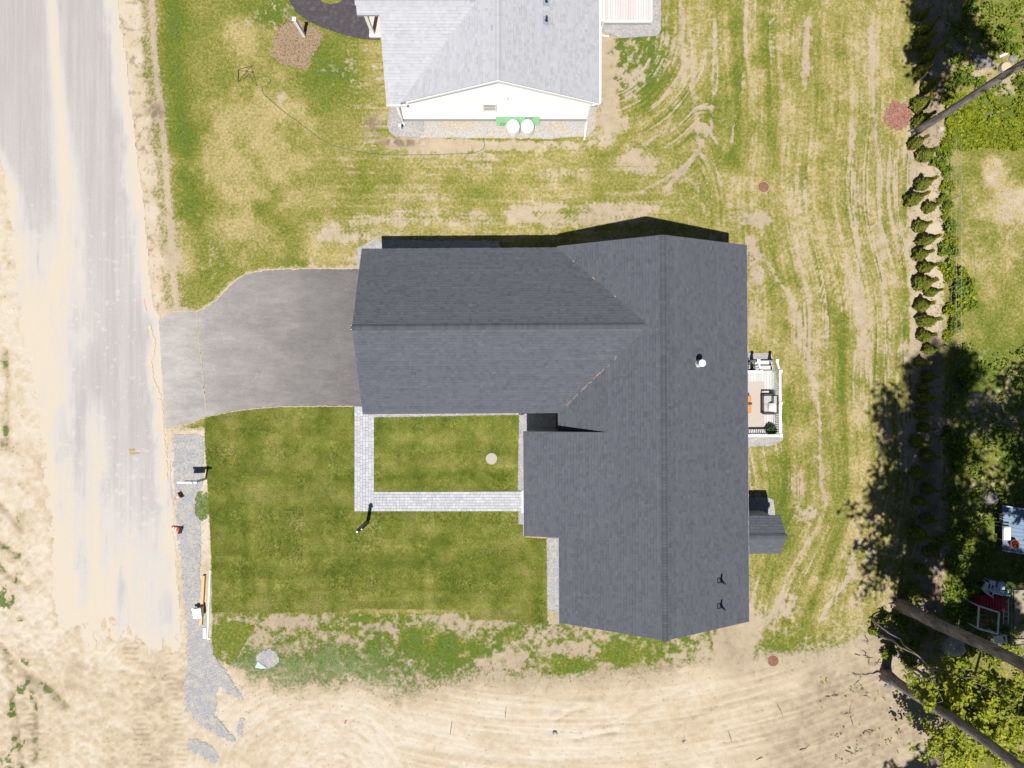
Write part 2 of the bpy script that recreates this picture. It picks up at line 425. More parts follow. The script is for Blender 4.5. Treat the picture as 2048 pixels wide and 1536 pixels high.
    arc2 = fbm((y - 1400 + .00035 * (x - 1150) ** 2) / 6, x / 170, 12, 3)
    aw = sm(860, 760, x)
    rid = arc * aw + arc2 * (1 - aw)
    soil = soil * (1 - sd) + sd * (.10 + .30 * tan + .17 * (rid - .5) * 2 + .20 * c1 + .14 * c2 + .12 * c3)
    z = z * (1 - sd) + sd * (.10 * (rid - .5) + .05 * c2 + .035 * c3)
    for pts, w, h in (([(690, 1440), (712, 1432), (740, 1440), (756, 1468), (770, 1536), (776, 1600)], 5, -.05), ([(640, 1470), (680, 1390), (720, 1380), (790, 1404)], 7, .06), ([(1105, 1430), (1150, 1408), (1200, 1402)], 10, .10),
                      ([(1110, 1440), (1150, 1420), (1180, 1414)], 4, -.10), ([(1150, 1478), (1190, 1470), (1230, 1462)], 5, -.09), ([(1155, 1468), (1230, 1452)], 6, .08), ([(1240, 1440), (1300, 1410), (1380, 1372)], 6, -.05), ([(1300, 1500), (1390, 1440), (1480, 1380)], 7, .04)):
        z = z + sd * h * np.exp(-(dist_line(x + 3 * c2, y + 3 * c2, pts) / w) ** 2)
    # --- sandy verge, sand west of the road
    verge = sm(6, -14, e + 12 * c2 + 8 * c3) * sm(660, 630, y)
    lane = np.exp(-((e - 22 + 3 * c2) / 5) ** 2) * sm(640, 600, y)
    spr = sm(60, 20, e + 10 * c2) * sm(660, 630, y)
    cov = np.where(e < 70, cov - .42 * spr - .5 * lane, cov)
    cov = cov * (1 - verge) + verge * .03
    soil = soil * (1 - verge) + verge * (.16 + .2 * c2 + .4 * sm(.6, .72, n3))
    west = sm(372, 330, x) * sm(640, 660, y); west = np.maximum(west, sm(60, 20, x) * sm(240, 300, y)); west = np.maximum(west, sm(428, 420, x + 3 * c2) * sm(845, 870, y) * sm(1420, 1380, y))
    cw = .0 + .8 * sm(.55, .68, n2) * (sm(70, 30, x - (y - 900) * .05) + .9 * sm(1270, 1340, y) * sm(190, 230, x) * sm(345, 320, x) * sm(.5, .6, n2) + .9 * sm(1140, 1200, y) * sm(150, 90, x))
    cw = cw * (.15 + .85 * sm(.45, .66, n3)) * .55 * (x < 350) + .75 * sm(1.2, .7, np.hypot((x - 402) / 22, (y - 1012) / 36) + .3 * c3)
    cov = cov * (1 - west) + west * cw; hue = hue * (1 - west) + west * (.90 + .1 * c3)
    soil = soil * (1 - west) + west * (.10 + .14 * c1 + .26 * c2 + .24 * c3 + .15 * sm(1250, 1400, y))
    bars = np.sin(y * .62 + .8 * c2)
    for bx, w, y0 in ((275, 18, 1240), (352, 12, 1230), (60, 16, 1380)):
        q = sm(w, w - 4, abs(x - bx - (y - 1400) * .12 + 3 * c2)) * sm(y0, y0 + 60, y)
        bq = q * sm(.35, .6, n2); z = z + .028 * bq * bars; soil = soil + .08 * bq * (bars < -.2)
    z = z + west * (.05 * c2 + .03 * c3) * sm(150, 60, x) + west * .05 * sm(1150, 1300, y) * (c2 * .6 + c3 * .5)
    for pts, w, h in (([(-20, 990), (20, 1030), (45, 1062)], 7, -.12), ([(-10, 1080), (40, 1112)], 6, -.09), ([(-10, 1130), (55, 1176)], 6, -.09), ([(0, 1290), (40, 1340), (100, 1380), (130, 1410)], 8, -.12),
                      ([(15, 1330), (30, 1430), (45, 1536)], 6, -.08), ([(70, 1400), (72, 1520)], 6, -.08), ([(10, 700), (14, 760), (8, 830), (20, 900)], 8, -.08)):
        q = np.exp(-(dist_line(x + 4 * c2, y + 4 * c2, pts) / w) ** 2)
        z = z + h * q; cov = cov + .45 * q * (n3 > .45); soil += .3 * q
    # --- neighbour's ground beyond the hedge
    hx = 1886 + 10 * c2
    ne = sm(0, 18, x - hx) * sm(1900, 1500, y)
    covn = .92 + .2 * c2 + .3 * c3; huen = .44 + .25 * c1 + .3 * c2
    for bx, by, rx, ry, g in ((1985, 400, 70, 70, .34), (1960, 545, 60, 60, .2), (2030, 420, 60, 80, .26), (1990, 340, 40, 30, .25), (2010, 190, 40, 30, .9), (1990, 150, 60, 25, .6), (1985, 830, 50, 50, .4)):
        q = sm(1.3, .4, np.hypot((x - bx) / rx, (y - by) / ry) + .5 * c2 + .3 * c3); covn -= .6 * g * q; huen -= .25 * q
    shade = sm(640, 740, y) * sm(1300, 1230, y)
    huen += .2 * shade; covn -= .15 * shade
    weed = sm(185, 200, y + .0 * x) * sm(300, 292, y) * sm(1880, 1896, x)
    covn = covn + weed * .6; huen = huen + weed * .4
    top = sm(190, 160, y) * sm(1960, 1880, x); covn -= .5 * top * (c2 < .1)
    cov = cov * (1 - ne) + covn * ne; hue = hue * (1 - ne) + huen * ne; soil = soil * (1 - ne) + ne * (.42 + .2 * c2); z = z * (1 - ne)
    hb = np.exp(-((x - 1862) / 24) ** 4) * sm(1290, 1200, y)              # bark and bare soil under the hedge
    cov = cov * (1 - hb) + hb * (.18 + .3 * c3 * (y > 330)); soil = soil * (1 - hb) + hb * (.62 + .25 * c2 + .1 * c3 - .35 * sm(300, 340, y) * sm(700, 600, y))
    seast = sm(1700, 1780, x + 30 * c2) * sm(1330, 1300, y) * sm(1230, 1260, y)
    cov -= .3 * seast; soil += .15 * seast
    seb = sm(1560, 1760, x + 60 * c2 + 30 * c3) * sm(1290, 1340, y) * sm(1900, 1800, x)
    soil = soil * (1 - seb * .8) + .8 * seb * (.50 + .2 * c3 + .1 * c2)
    # --- worn soil by the houses
    for bx, by, rx, ry in ((745, 250, 26, 34), (800, 285, 60, 12), (310, 225, 26, 22)):
        q = sm(1.3, .3, np.hypot((x - bx) / rx, (y - by) / ry) + .5 * c3 + .3 * c2); q = q * sm(.25, .6, n3 + .3 * c2); cov -= .6 * q; soil += .36 * q
    for bx, by, rx, ry in ((1000, 290, 220, 12), (1215, 150, 24, 120), (565, 195, 9, 12), (1515, 440, 28, 14), (1465, 1280, 40, 60), (1500, 1240, 40, 20), (1575, 1215, 22, 30), (1610, 1030, 26, 16), (1040, 430, 30, 14)):
        q = sm(1.4, .5, np.hypot((x - bx) / rx, (y - by) / ry) + .45 * c3 + .3 * c2); cov -= .5 * q
    q = sm(12, 2, dist_line(x, y, DRIVE + DRIVE[:1]) + 4 * c3); cov -= .45 * q; hue -= .1 * q
    z = z + .006 * c4
    return np.clip(cov, 0, 1.15), np.clip(hue, 0, 1), np.clip(soil, 0, 1), z

def axis(lo, hi, step, far):
    a = np.arange(lo, hi + step, step)
    return np.concatenate([lo - np.array(far[::-1]), a, a[-1] + np.array(far)])
FAR = [60, 200, 600, 1800, 5000, 15000, 40000]
gxs, gys = axis(-70, 2120, 2.6, FAR), axis(-70, 1610, 2.6, FAR)
PX, PY = np.meshgrid(gxs, gys)
cov, hue, soil, gz = paint(PX, PY)
flat = np.zeros_like(PX)
for poly in (DRIVE, LAWN, ISLAND, WALK, BLACKPATH, MAINFOOT, LIGHTFOOT, *PADS.values()):
    flat = np.maximum(flat, inside(PX, PY, poly))
BARE = flat.copy() > 0
rd = road_mask(PX, PY); gr = gravel_mask(PX, PY)
BARE |= rd | gr
k = np.maximum.reduce([flat, rd * 1.0, gr * 1.0])
soft = k.copy()
for _ in range(3):
    q = soft.copy()
    q[1:-1, 1:-1] = (soft[:-2, 1:-1] + soft[2:, 1:-1] + soft[1:-1, :-2] + soft[1:-1, 2:] + soft[1:-1, 1:-1]) / 5
    soft = np.maximum(q, k)
edgefar = sm(40, 0, np.maximum(np.maximum(-60 - PX, PX - 2110), np.maximum(-60 - PY, PY - 1600)))
GZ = gz * (1 - soft) * edgefar - .03 * soft * (flat > 0) - .012 * soft * (flat == 0)
def ground_z(px, py):
    i = np.clip(np.searchsorted(gys, py), 0, len(gys) - 1); j = np.clip(np.searchsorted(gxs, px), 0, len(gxs) - 1)
    return GZ[i, j]
def at_px(arr, px, py):
    i = np.clip(np.searchsorted(gys, py), 0, len(gys) - 1); j = np.clip(np.searchsorted(gxs, px), 0, len(gxs) - 1)
    return arr[i, j]

# --- materials of the ground
SAND = [(0.0, (.475, .425, .352)), (.28, (.415, .342, .245)), (.55, (.315, .255, .18)), (.8, (.205, .15, .105)), (1.0, (.13, .085, .055))]
GRASS = [(0.0, (.37, .295, .14)), (.25, (.255, .22, .08)), (.5, (.165, .164, .032)), (.72, (.098, .132, .014)), (.88, (.065, .105, .011)), (1.0, (.17, .21, .105))]
n = N('ground_mat')
fine = n.noise(6.5, 4, .72); speck = n.noise(24, 3, .75); mid = n.noise(2.2, 4, .6)
aC, aH, aS = n.attr('cover'), n.attr('hue'), n.attr('soil')
thr = n.math('ADD', n.math('MULTIPLY', fine, .75), n.math('MULTIPLY', speck, .45))
thr = n.math('MULTIPLY_ADD', n.math('SUBTRACT', thr, .6), 1.35, .5)
m = n.maprange(n.math('ADD', n.math('MULTIPLY_ADD', aC, .95, -.95), n.math('MULTIPLY_ADD', thr, 1.0, -.02)), -.12, .26)
sandc = n.ramp(n.math('MULTIPLY_ADD', n.math('SUBTRACT', mid, .5), .24, n.math('MULTIPLY_ADD', n.math('SUBTRACT', fine, .5), .18, n.math('ADD', aS, .04))), SAND)
sandc = n.scale(sandc, n.math('MULTIPLY_ADD', speck, .7, .62))
gh = n.math('ADD', aH, n.math('ADD', n.math('MULTIPLY_ADD', speck, 1.5, -.75), n.math('MULTIPLY_ADD', fine, 1.5, -.75)))
gh = n.math('MINIMUM', gh, n.math('MAXIMUM', .90, aH))
grassc = n.scale(n.ramp(gh, GRASS), n.math('MULTIPLY_ADD', speck, 1.8, .10))
n.bump(n.math('ADD', fine, speck), .5, .03)
M_GROUND = n.done(n.mix(m, sandc, grassc), .95, .1)
nv = PX.size
idx = np.arange(nv).reshape(PX.shape)
quads = np.stack([idx[1:, :-1], idx[1:, 1:], idx[:-1, 1:], idx[:-1, :-1]], -1).reshape(-1, 4)
me = np_mesh('ground', np.stack([X(PX), Y(PY), GZ], -1).reshape(-1, 3), quads, M_GROUND,
             vert_attr={'cover': cov.ravel(), 'hue': hue.ravel(), 'soil': soil.ravel()}, smooth=True)
tag(link('ground', me), 'patchy yard ground of thin grass, straw and pale sand around both houses', kind='structure')

def cut_sheet(name, fn, bx, by, step, z, mat, attrs=None, ext_x=(), ext_y=()):
    """an irregular sheet: the cells of a fine grid for which fn is true"""
    xs = np.concatenate([sorted(q for q in ext_x if q < bx[0]), np.arange(bx[0], bx[1], step), sorted(q for q in ext_x if q > bx[1])])
    ys = np.concatenate([sorted(q for q in ext_y if q < by[0]), np.arange(by[0], by[1], step), sorted(q for q in ext_y if q > by[1])])
    gx, gy = np.meshgrid(xs, ys)
    cx = (gx[1:, :-1] + gx[1:, 1:]) / 2; cy = (gy[1:, 1:] + gy[:-1, 1:]) / 2
    keep = fn(cx, cy)
    ii = np.arange(gx.size).reshape(gx.shape)
    q = np.stack([ii[1:, :-1], ii[1:, 1:], ii[:-1, 1:], ii[:-1, :-1]], -1)[keep]
    used, inv = np.unique(q, return_inverse=True)
    fx, fy = gx.ravel()[used], gy.ravel()[used]
    va = {k_: f(fx, fy) for k_, f in (attrs or {}).items()}
    zz = z(fx, fy) if callable(z) else np.full(fx.shape, z)
    return np_mesh(name, np.stack([X(fx), Y(fy), zz], -1), inv.reshape(-1, 4), mat, vert_attr=va, smooth=True)

n = N('road_mat')
d = n.attr('dust')
f1 = n.noise(9, 4, .6); f2 = n.noise(40, 2, .7); st = n.noise(1.6, 3, .6, sc=(6, .35, 1))
dd = n.math('ADD', d, n.math('MULTIPLY_ADD', n.math('ADD', f1, st), .34, -.34))
c = n.ramp(dd, [(0.0, (.305, .282, .274)), (.25, (.345, .322, .312)), (.55, (.40, .375, .355)), (1.0, (.44, .39, .315))])
c = n.scale(c, n.math('MULTIPLY_ADD', f2, .55, .725))
n.bump(f2, .4, .01)
M_ROAD = n.done(c, .92, .15)
me = cut_sheet('road', road_mask, (-70, 420), (-70, 1450), 2.6, 0.004, M_ROAD, {'dust': road_dust}, ext_x=(-700, -500, -300, -150), ext_y=(-3000, -1500, -700, -300, -150))
tag(link('road', me), 'dusty grey unfinished road with pale sand tracked over it', kind='structure')

# --- crushed stone
n = N('gravel_mat')
vo = n.new('ShaderNodeTexVoronoi'); vo.inputs['Scale'].default_value = 30; n.set(vo.inputs['Vector'], n.pos)
g = n.math('MULTIPLY_ADD', vo.outputs['Distance'], .5, .62)
c = n.mix(n.maprange(n.noise(2.5, 4), .45, .62), (.34, .335, .345), (.42, .39, .35))
sepc = n.new('ShaderNodeSeparateColor'); n.set(sepc.inputs[0], vo.outputs['Color'])
c = n.scale(c, n.math('MULTIPLY', g, n.math('MULTIPLY_ADD', sepc.outputs[0], .45, .80)))
n.bump(vo.outputs['Distance'], .8, .03)
M_GRAVEL = n.done(c, .9, .2)
n = N('sandy_gravel_mat')
vo2 = n.new('ShaderNodeTexVoronoi'); vo2.inputs['Scale'].default_value = 26; n.set(vo2.inputs['Vector'], n.pos)
sep2 = n.new('ShaderNodeSeparateColor'); n.set(sep2.inputs[0], vo2.outputs['Color'])
c = n.mix(n.maprange(n.noise(1.6, 4, .65), .40, .60), (.34, .33, .33), (.37, .312, .24))
c = n.scale(c, n.math('MULTIPLY_ADD', sep2.outputs[0], .45, .80))
n.bump(vo2.outputs['Distance'], .6, .02)
M_GRAVEL_TAN = n.done(c, .9, .2)
n = N('pebble_mat')
c = n.ramp(n.math('MULTIPLY_ADD', n.attr('tone'), 1.0, .0), [(0, (.21, .21, .225)), (.4, (.32, .318, .33)), (.75, (.38, .372, .37)), (1, (.52, .51, .49))])
M_PEBBLE = n.done(c, .85, .25)
OCT = np.array([(1, 0, 0), (0, 1, 0), (-1, 0, 0), (0, -1, 0), (0, 0, 1), (0, 0, -.6)], np.float32)
OCF = np.array([(0, 1, 4), (1, 2, 4), (2, 3, 4), (3, 0, 4), (1, 0, 5), (2, 1, 5), (3, 2, 5), (0, 3, 5)])
def pebbles(name, label, px, py, z, size, mat=None):
    k_ = len(px)
    sc = size * (.6 + .9 * rng.random((k_, 1, 1))) * np.stack([.7 + .6 * rng.random(k_), .7 + .6 * rng.random(k_), .4 + .4 * rng.random(k_)], -1)[:, None, :]
    a = rng.random(k_) * 6.28
    v = OCT[None] * sc + rng.normal(0, .12, (k_, 6, 3)) * sc
    co, si = np.cos(a)[:, None], np.sin(a)[:, None]
    v = np.stack([v[..., 0] * co - v[..., 1] * si, v[..., 0] * si + v[..., 1] * co, v[..., 2]], -1)
    v += np.stack([X(px), Y(py), z], -1)[:, None, :]
    f = (OCF[None] + 6 * np.arange(k_)[:, None, None]).reshape(-1, 3)
    me_ = np_mesh(name, v.reshape(-1, 3), f, mat or M_PEBBLE, face_attr={'tone': np.repeat(rng.random(k_), 8)})
    return tag(link(name, me_), label, kind='stuff')
me = cut_sheet('gravel_strip', gravel_mask, (330, 570), (860, 1540), 3.0, 0.012, M_GRAVEL)
tag(link('gravel_strip', me), 'strip of grey crushed stone between the road and the sod lawn', kind='structure')
qx, qy = rng.uniform(335, 560, 30000), rng.uniform(865, 1530, 30000)
kq = gravel_mask(qx + rng.normal(0, 7, 30000), qy + rng.normal(0, 7, 30000)); qx, qy = qx[kq][:7000], qy[kq][:7000]
pebbles('gravel', 'loose grey stones on the roadside gravel strip', qx, qy, np.full(len(qx), .014), .017)

def sheet(name, pts, z, mat, label=None, step=5.0, jit=.9, skirt=.06, kind='structure'):
    """a flat sheet with slightly uneven edges and a skirt into the ground"""
    out = []
    for (ax, ay), (bx, by) in zip(pts, pts[1:] + pts[:1]):
        m_ = max(1, int(math.hypot(bx - ax, by - ay) / step))
        for i in range(m_):
            t = i / m_
            j = jit if i else 0
            out.append((ax + (bx - ax) * t + random.gauss(0, j) * .6, ay + (by - ay) * t + random.gauss(0, j) * .6))
    v = [Vector((X(a), Y(b), z)) for a, b in out]
    tri = tessellate_polygon([v])
    k_ = len(v)
    vs = v + [Vector((p.x, p.y, z - skirt)) for p in v]
    fs = []
    for t in tri:
        a, b, c_ = (v[i] for i in t)
        fs.append(tuple(t) if (b - a).cross(c_ - a).z > 0 else tuple(t)[::-1])
    fs += [(i, (i + 1) % k_, k_ + (i + 1) % k_, k_ + i) for i in range(k_)]
    me_ = bpy.data.meshes.new(name); me_.from_pydata(vs, [], fs); me_.materials.append(mat)
    return tag(link(name, me_), label, kind=kind)

n = N('driveway_mat')
f1 = n.noise(.5, 5, .7, sc=(.7, 1.4, 1)); f2 = n.noise(2.6, 5, .75, sc=(.6, 1.5, 1)); f3 = n.noise(26, 3, .8); f4 = n.noise(9, 4, .8, sc=(.6, 1.6, 1))
b = n.math('ADD', n.math('MULTIPLY_ADD', f1, .95, -.475), n.math('ADD', n.math('MULTIPLY_ADD', f2, .45, -.225), n.math('MULTIPLY_ADD', f4, .22, -.11)))
sp = n.new('ShaderNodeSeparateXYZ'); n.set(sp.inputs[0], n.pos)
b = n.math('ADD', b, n.maprange(sp.outputs[0], -19.0, -8.6, .95, .10, False))
scf = n.maprange(n.noise(2.4, 5, .75, sc=(1, 1.4, 1)), .60, .72, 0, .3)
b = n.math('ADD', b, scf)
c = n.scale(n.ramp(b, [(0, (.112, .105, .105)), (.35, (.165, .154, .151)), (.7, (.243, .226, .218)), (1, (.35, .325, .305))]), n.math('MULTIPLY_ADD', f3, .8, .60))
n.bump(f3, .4, .008)
M_DRIVE = n.done(c, .9, .15)
DR1 = [(318, 640), (345, 622), (392, 624)] + [(397, 680), (402, 720), (408, 780), (413, 833)] + [(380, 846), (330, 856)]
DR2 = [(393, 624)] + DRIVE[3:-2] + [(414, 833), (409, 780), (403, 720), (398, 680)]
sheet('driveway_apron', DR1, .012, M_DRIVE, 'dusty asphalt apron where the driveway meets the road')
sheet('driveway', DR2, .017, M_DRIVE, 'grey asphalt driveway running up to the garage', jit=1.2)
M_SEAM = plain('sandy_seam_mat', (.40, .33, .23), .95, .1, .2, 12)
def ribbon(name, pts, w, z, mat, label, jit=.6):
    """a narrow flat strip following a line, its width uneven"""
    q = []
    for (ax, ay), (bx, by) in zip(pts[:-1], pts[1:]):
        m_ = max(1, int(math.hypot(bx - ax, by - ay) / 4))
        q += [(ax + (bx - ax) * i / m_, ay + (by - ay) * i / m_) for i in range(m_)]
    q.append(pts[-1]); mb = MB(); l, r = [], []
    for i, (a, b_) in enumerate(q):
        a0, b0 = q[max(i - 1, 0)]; a1, b1 = q[min(i + 1, len(q) - 1)]
        dx, dy = a1 - a0, b1 - b0; ln = math.hypot(dx, dy) or 1
        ww = w * random.uniform(.5, 1.3) / 2
        ox, oy = random.gauss(0, jit), random.gauss(0, jit)
        l.append((X(a + ox - dy / ln * ww), Y(b_ + oy + dx / ln * ww), z)); r.append((X(a + ox + dy / ln * ww), Y(b_ + oy - dx / ln * ww), z))
    k_ = len(q)
    mb.add(l + r, [(i, i + 1, k_ + i + 1, k_ + i) for i in range(k_ - 1)])
    return mb.build(name, mat, kind='structure', label=label)
ribbon('sand_seam', [(392.5, 624), (397.5, 680), (402.5, 720), (408.5, 780), (413.5, 833)], 1.6, .024, M_SEAM, 'sandy seam across the driveway', .3)
ribbon('sand_edge', [(345, 621), (392, 623), (412, 615), (432, 601), (452, 579), (472, 560), (495, 547), (530, 540), (600, 537), (715, 537)], 2.6, .024, M_SEAM, 'sandy north edge of the driveway', .7)
ribbon('sand_lip', [(333, 857), (380, 846.5), (415, 833.5), (460, 823.5), (510, 817.5), (560, 813.5), (640, 812.5), (706, 812.5)], 1.8, .024, M_SEAM, 'sandy south edge of the driveway', .5)
ribbon('sand_streak', [(300, 650), (308, 690), (302, 725), (306, 755), (320, 790), (326, 850), (330, 900), (333, 960)], 7, .0265, plain('sand_streak_mat', (.46, .385, .29), .95, .1, .2, 8), 'sand washed along the edge of the road by the driveway', 1.2)

n = N('sod_mat')
f1 = n.noise(.75, 3, .6); f2 = n.noise(2.6, 4, .65); f3 = n.noise(30, 2, .7); f4 = n.math('ADD', n.noise(1.0, 1, .4, sc=(.06, 1.5, 1)), n.noise(1.0, 1, .4, sc=(1.5, .06, 1)))
b = n.math('ADD', n.math('MULTIPLY_ADD', f1, 1.0, -.5), n.math('ADD', n.math('MULTIPLY_ADD', f2, .95, -.475), n.math('MULTIPLY_ADD', f4, .5, -.47)))
c = n.ramp(n.math('ADD', b, .5), [(0, (.048, .080, .008)), (.38, (.102, .130, .018)), (.62, (.165, .180, .036)), (1, (.28, .25, .09))])
br = n.new('ShaderNodeTexBrick'); n.set(br.inputs['Vector'], n.pos); br.inputs['Scale'].default_value = 1.0; br.inputs['Brick Width'].default_value = 2.1; br.inputs['Row Height'].default_value = .62; br.inputs['Mortar Size'].default_value = .012; br.inputs['Color1'].default_value = (.86, .86, .86, 1); br.inputs['Color2'].default_value = (1.1, 1.1, 1.1, 1); br.inputs['Mortar'].default_value = (.8, .8, .8, 1)
c = n.mix(1.0, c, br.outputs[0], 'MULTIPLY')
c = n.scale(c, n.math('MULTIPLY_ADD', f3, 1.1, .45))
n.bump(f3, .6, .03)
M_SOD = n.done(c, .95, .1)
sheet('lawn', LAWN, .02, M_SOD, 'olive green sod lawn in front of the dark roofed house', step=3, jit=.8)
sheet('lawn_island', ISLAND, .02, M_SOD, 'rectangle of sod enclosed by the walkway and the garage', step=3, jit=.7)

n = N('black_path_mat')
f1 = n.noise(4, 5, .7); f3 = n.noise(30, 2, .7)
c = n.scale(n.ramp(n.math('MULTIPLY_ADD', f1, 1.4, -.2), [(0, (.04, .037, .042)), (.5, (.06, .053, .06)), (.75, (.10, .085, .085)), (1, (.18, .15, .13))]), n.math('MULTIPLY_ADD', f3, .6, .7))
M_PATH = n.done(c, .9, .2)
sheet('asphalt_path', BLACKPATH, .02, M_PATH, 'curved black asphalt path to the porch of the light house', step=4, jit=.5)
for nm, pts in PADS.items():
    sheet('gravel_bed', pts, .012, M_GRAVEL_TAN if nm == 'gable_bed' else M_GRAVEL, {'north_bed': 'thin gravel bed under the south eave of the garage', 'court_bed': 'gravel bed east of the lawn rectangle', 'door_bed': 'small gravel bed beside the front door', 'west_bed': 'gravel bed along the west wall',
          'corner_bed': 'gravel bed along the north wall of the garage', 'deck_bed': 'gravel under and around the deck', 'bulkhead_bed': 'gravel round the bulkhead entry', 'light_bed': 'grey gravel at the south west corner of the white house', 'gable_bed': 'sandy gravel along the white gable wall', 'porch_bed': 'gravel round the low rear deck of the white house'}[nm], step=4, jit=1.5 if nm in ('gable_bed', 'light_bed', 'deck_bed', 'corner_bed') else .5)
    xs_, ys_ = [p[0] for p in pts], [p[1] for p in pts]
    k_ = 9000; qx, qy = rng.uniform(min(xs_), max(xs_), k_), rng.uniform(min(ys_), max(ys_), k_)
    kq = inside(qx, qy, pts)
    area = (max(xs_) - min(xs_)) * (max(ys_) - min(ys_)) * kq.mean()
    k_ = min(int(area * .16), kq.sum())
    qx, qy = qx[kq][:k_], qy[kq][:k_]
    pebbles('gravel', 'loose stones on the gravel bed', qx, qy, np.full(len(qx), .014), .017)
ribbon('soil_strip', [(1107, 1221), (1107, 1248)], 24, .0165, plain('soil_strip_mat', (.32, .26, .185), .95, .1, .25, 9), 'bare tan soil at the end of the west gravel bed', .3)

# --- mulch
M_MULCH = plain('brown_mulch_mat', (.26, .185, .125), .95, .1, .4, 9, tone=.5, bump=.6)
M_RED = plain('red_mulch_mat', (.27, .13, .105), .95, .1, .35, 14, bump=.6)
def mulch_mask(x, y):
    w = .5 * (fbm(x / 18, y / 18, 71) - .5) + .4 * (fbm(x / 6, y / 6, 72) - .5)
    return inside(x + 26 * w, y + 26 * w, [(562, 50), (580, 36), (598, 42), (625, 54), (645, 64), (636, 90), (626, 118), (612, 138), (584, 134), (556, 122), (541, 104), (548, 80)])
tag(link('mulch_bed', cut_sheet('mulch_bed', mulch_mask, (535, 660), (25, 150), 2.4, .016, M_MULCH)), 'brown mulch bed beside the curved black path', kind='structure')
def red_mask(x, y):
    return np.hypot((x - 1795) / 28, (y - 231) / 28) < 1 + .5 * (fbm(x / 9, y / 9, 73) - .5) + .3 * (fbm(x / 3, y / 3, 74) - .5)
tag(link('red_mulch', cut_sheet('red_mulch', red_mask, (1755, 1835), (190, 270), 2.2, .02, M_RED)), 'round patch of reddish mulch west of the leaning trunk', kind='structure')
def chips(name, label, fn, bx, by, k_, size, col):
    qx, qy = rng.uniform(*bx, k_), rng.uniform(*by, k_)
    kq = fn(qx, qy); qx, qy = qx[kq], qy[kq]
    pebbles(name, label, qx, qy, np.full(len(qx), .022), size, col)
n = N('red_chip_mat'); M_REDCHIP = n.done(n.ramp(n.attr('tone'), [(0, (.12, .05, .04)), (.6, (.27, .13, .105)), (1, (.45, .28, .22))]), .9, .1)
n = N('brown_chip_mat'); M_BRCHIP = n.done(n.ramp(n.attr('tone'), [(0, (.10, .065, .04)), (.6, (.25, .175, .115)), (1, (.42, .31, .2))]), .9, .1)
chips('bark_chips', 'loose chips on the reddish mulch patch', red_mask, (1760, 1830), (195, 268), 1500, .026, M_REDCHIP)
chips('bark_chips', 'loose chips on the brown mulch bed', mulch_mask, (540, 655), (30, 145), 2200, .026, M_BRCHIP)
hedge_soil = lambda x, y: (abs(x - 1862) < 22) & (fbm(x / 10, y / 10, 75) > .5)
chips('bark_chips', 'bark and twigs on the soil under the hedge row', hedge_soil, (1838, 1886), (-5, 1210), 4000, .024, M_BRCHIP)
n = N('clod_mat'); M_CLOD = n.done(n.ramp(n.attr('tone'), [(0, (.16, .13, .10)), (.5, (.32, .27, .21)), (1, (.46, .42, .36))]), .95, .1)
# loose pale stones on the sand lot and verge
qx = np.concatenate([rng.uniform(0, 340, 350), rng.uniform(440, 1800, 1100), rng.uniform(240, 330, 200)])
qy = np.concatenate([rng.uniform(700, 1536, 350), rng.uniform(1380, 1536, 1100), rng.uniform(0, 640, 200)])
kq = ~at_px(rd, qx, qy)
qx, qy = qx[kq], qy[kq]
pebbles('stones', 'small pale stones and clods scattered on the bare sand', qx, qy, ground_z(qx, qy) + .004, .020, M_CLOD)
# paint spots on the road
M_PINK = plain('pink_paint_mat', (.62, .22, .2), .9, .1, .3, 30)
M_OCHRE = plain('ochre_spot_mat', (.33, .22, .09), .95, .1, .3, 20)
ribbon('paint_mark', [(289, 598), (291, 612), (294, 622)], 2.0, .012, M_PINK, 'short pink survey paint streak on the road', .4)
for i, (a, b_, c_, w) in enumerate(((258, 270, 899, 4), (261, 279, 906, 5))):
    ribbon('dirt_spot', [(a, c_), ((a + c_) and (a + b_) / 2, c_ + .5), (b_, c_)], w, .012, M_OCHRE, 'ochre dirt smear on the road, %s of the pair' % ('upper', 'lower')[i], .3)
# ---------------------------------------------------------------- roofing
def shingle_mat(name, stops, var):
    n = N(name)
    t = n.attr('tone')
    c = n.ramp(n.math('ADD', t, n.math('MULTIPLY_ADD', n.noise(.8, 4, .6), var, -var / 2)), stops)
    c = n.scale(c, n.math('MULTIPLY_ADD', n.noise(70, 2, .7), .3, .85))
    n.bump(n.noise(120, 2), .25, .003)
    return n.done(c, .92, .18)
M_SH_DARK = shingle_mat('charcoal_shingle_mat', [(0, (0.0489, 0.0531, 0.0641)), (0.35, (0.0742, 0.0793, 0.0945)), (0.65, (0.0878, 0.0928, 0.1096)), (0.85, (0.0995, 0.1046, 0.1223)), (1, (0.1181, 0.1231, 0.1417))], .10)
M_SH_LIGHT = shingle_mat('pale_grey_shingle_mat', [(0, (.25, .255, .27)), (.35, (.335, .34, .363)), (.65, (.372, .377, .402)), (.85, (.40, .405, .43)), (1, (.455, .46, .485))], .05)
M_WALL_GREY = plain('grey_siding_mat', (.42, .45, .47), .6, .3, .08, 1.5)
M_WHITE = plain('white_paint_mat', (.80, .80, .80), .45, .4, .04, 2)
M_WHITE_SIDING = plain('white_vinyl_siding_mat', (.87, .87, .89), .45, .4, .03, 1)
M_CONCRETE = plain('concrete_mat', (.38, .37, .35), .9, .2, .15, 5)
M_BLACK = plain('black_metal_mat', (.018, .019, .022), .45, .5, .2, 12)
M_ROOFDECK = plain('roof_edge_mat', (.078, .083, .098), .85, .2, .15, 3)
M_GLASS = plain('window_glass_mat', (.03, .04, .05), .08, .6, .05, 2)
M_COPPER = plain('valley_debris_mat', (.40, .25, .16), .9, .2, .5, 20)
M_TRIM_GREY = plain('grey_trim_mat', (.30, .32, .34), .6, .3, .1, 2)

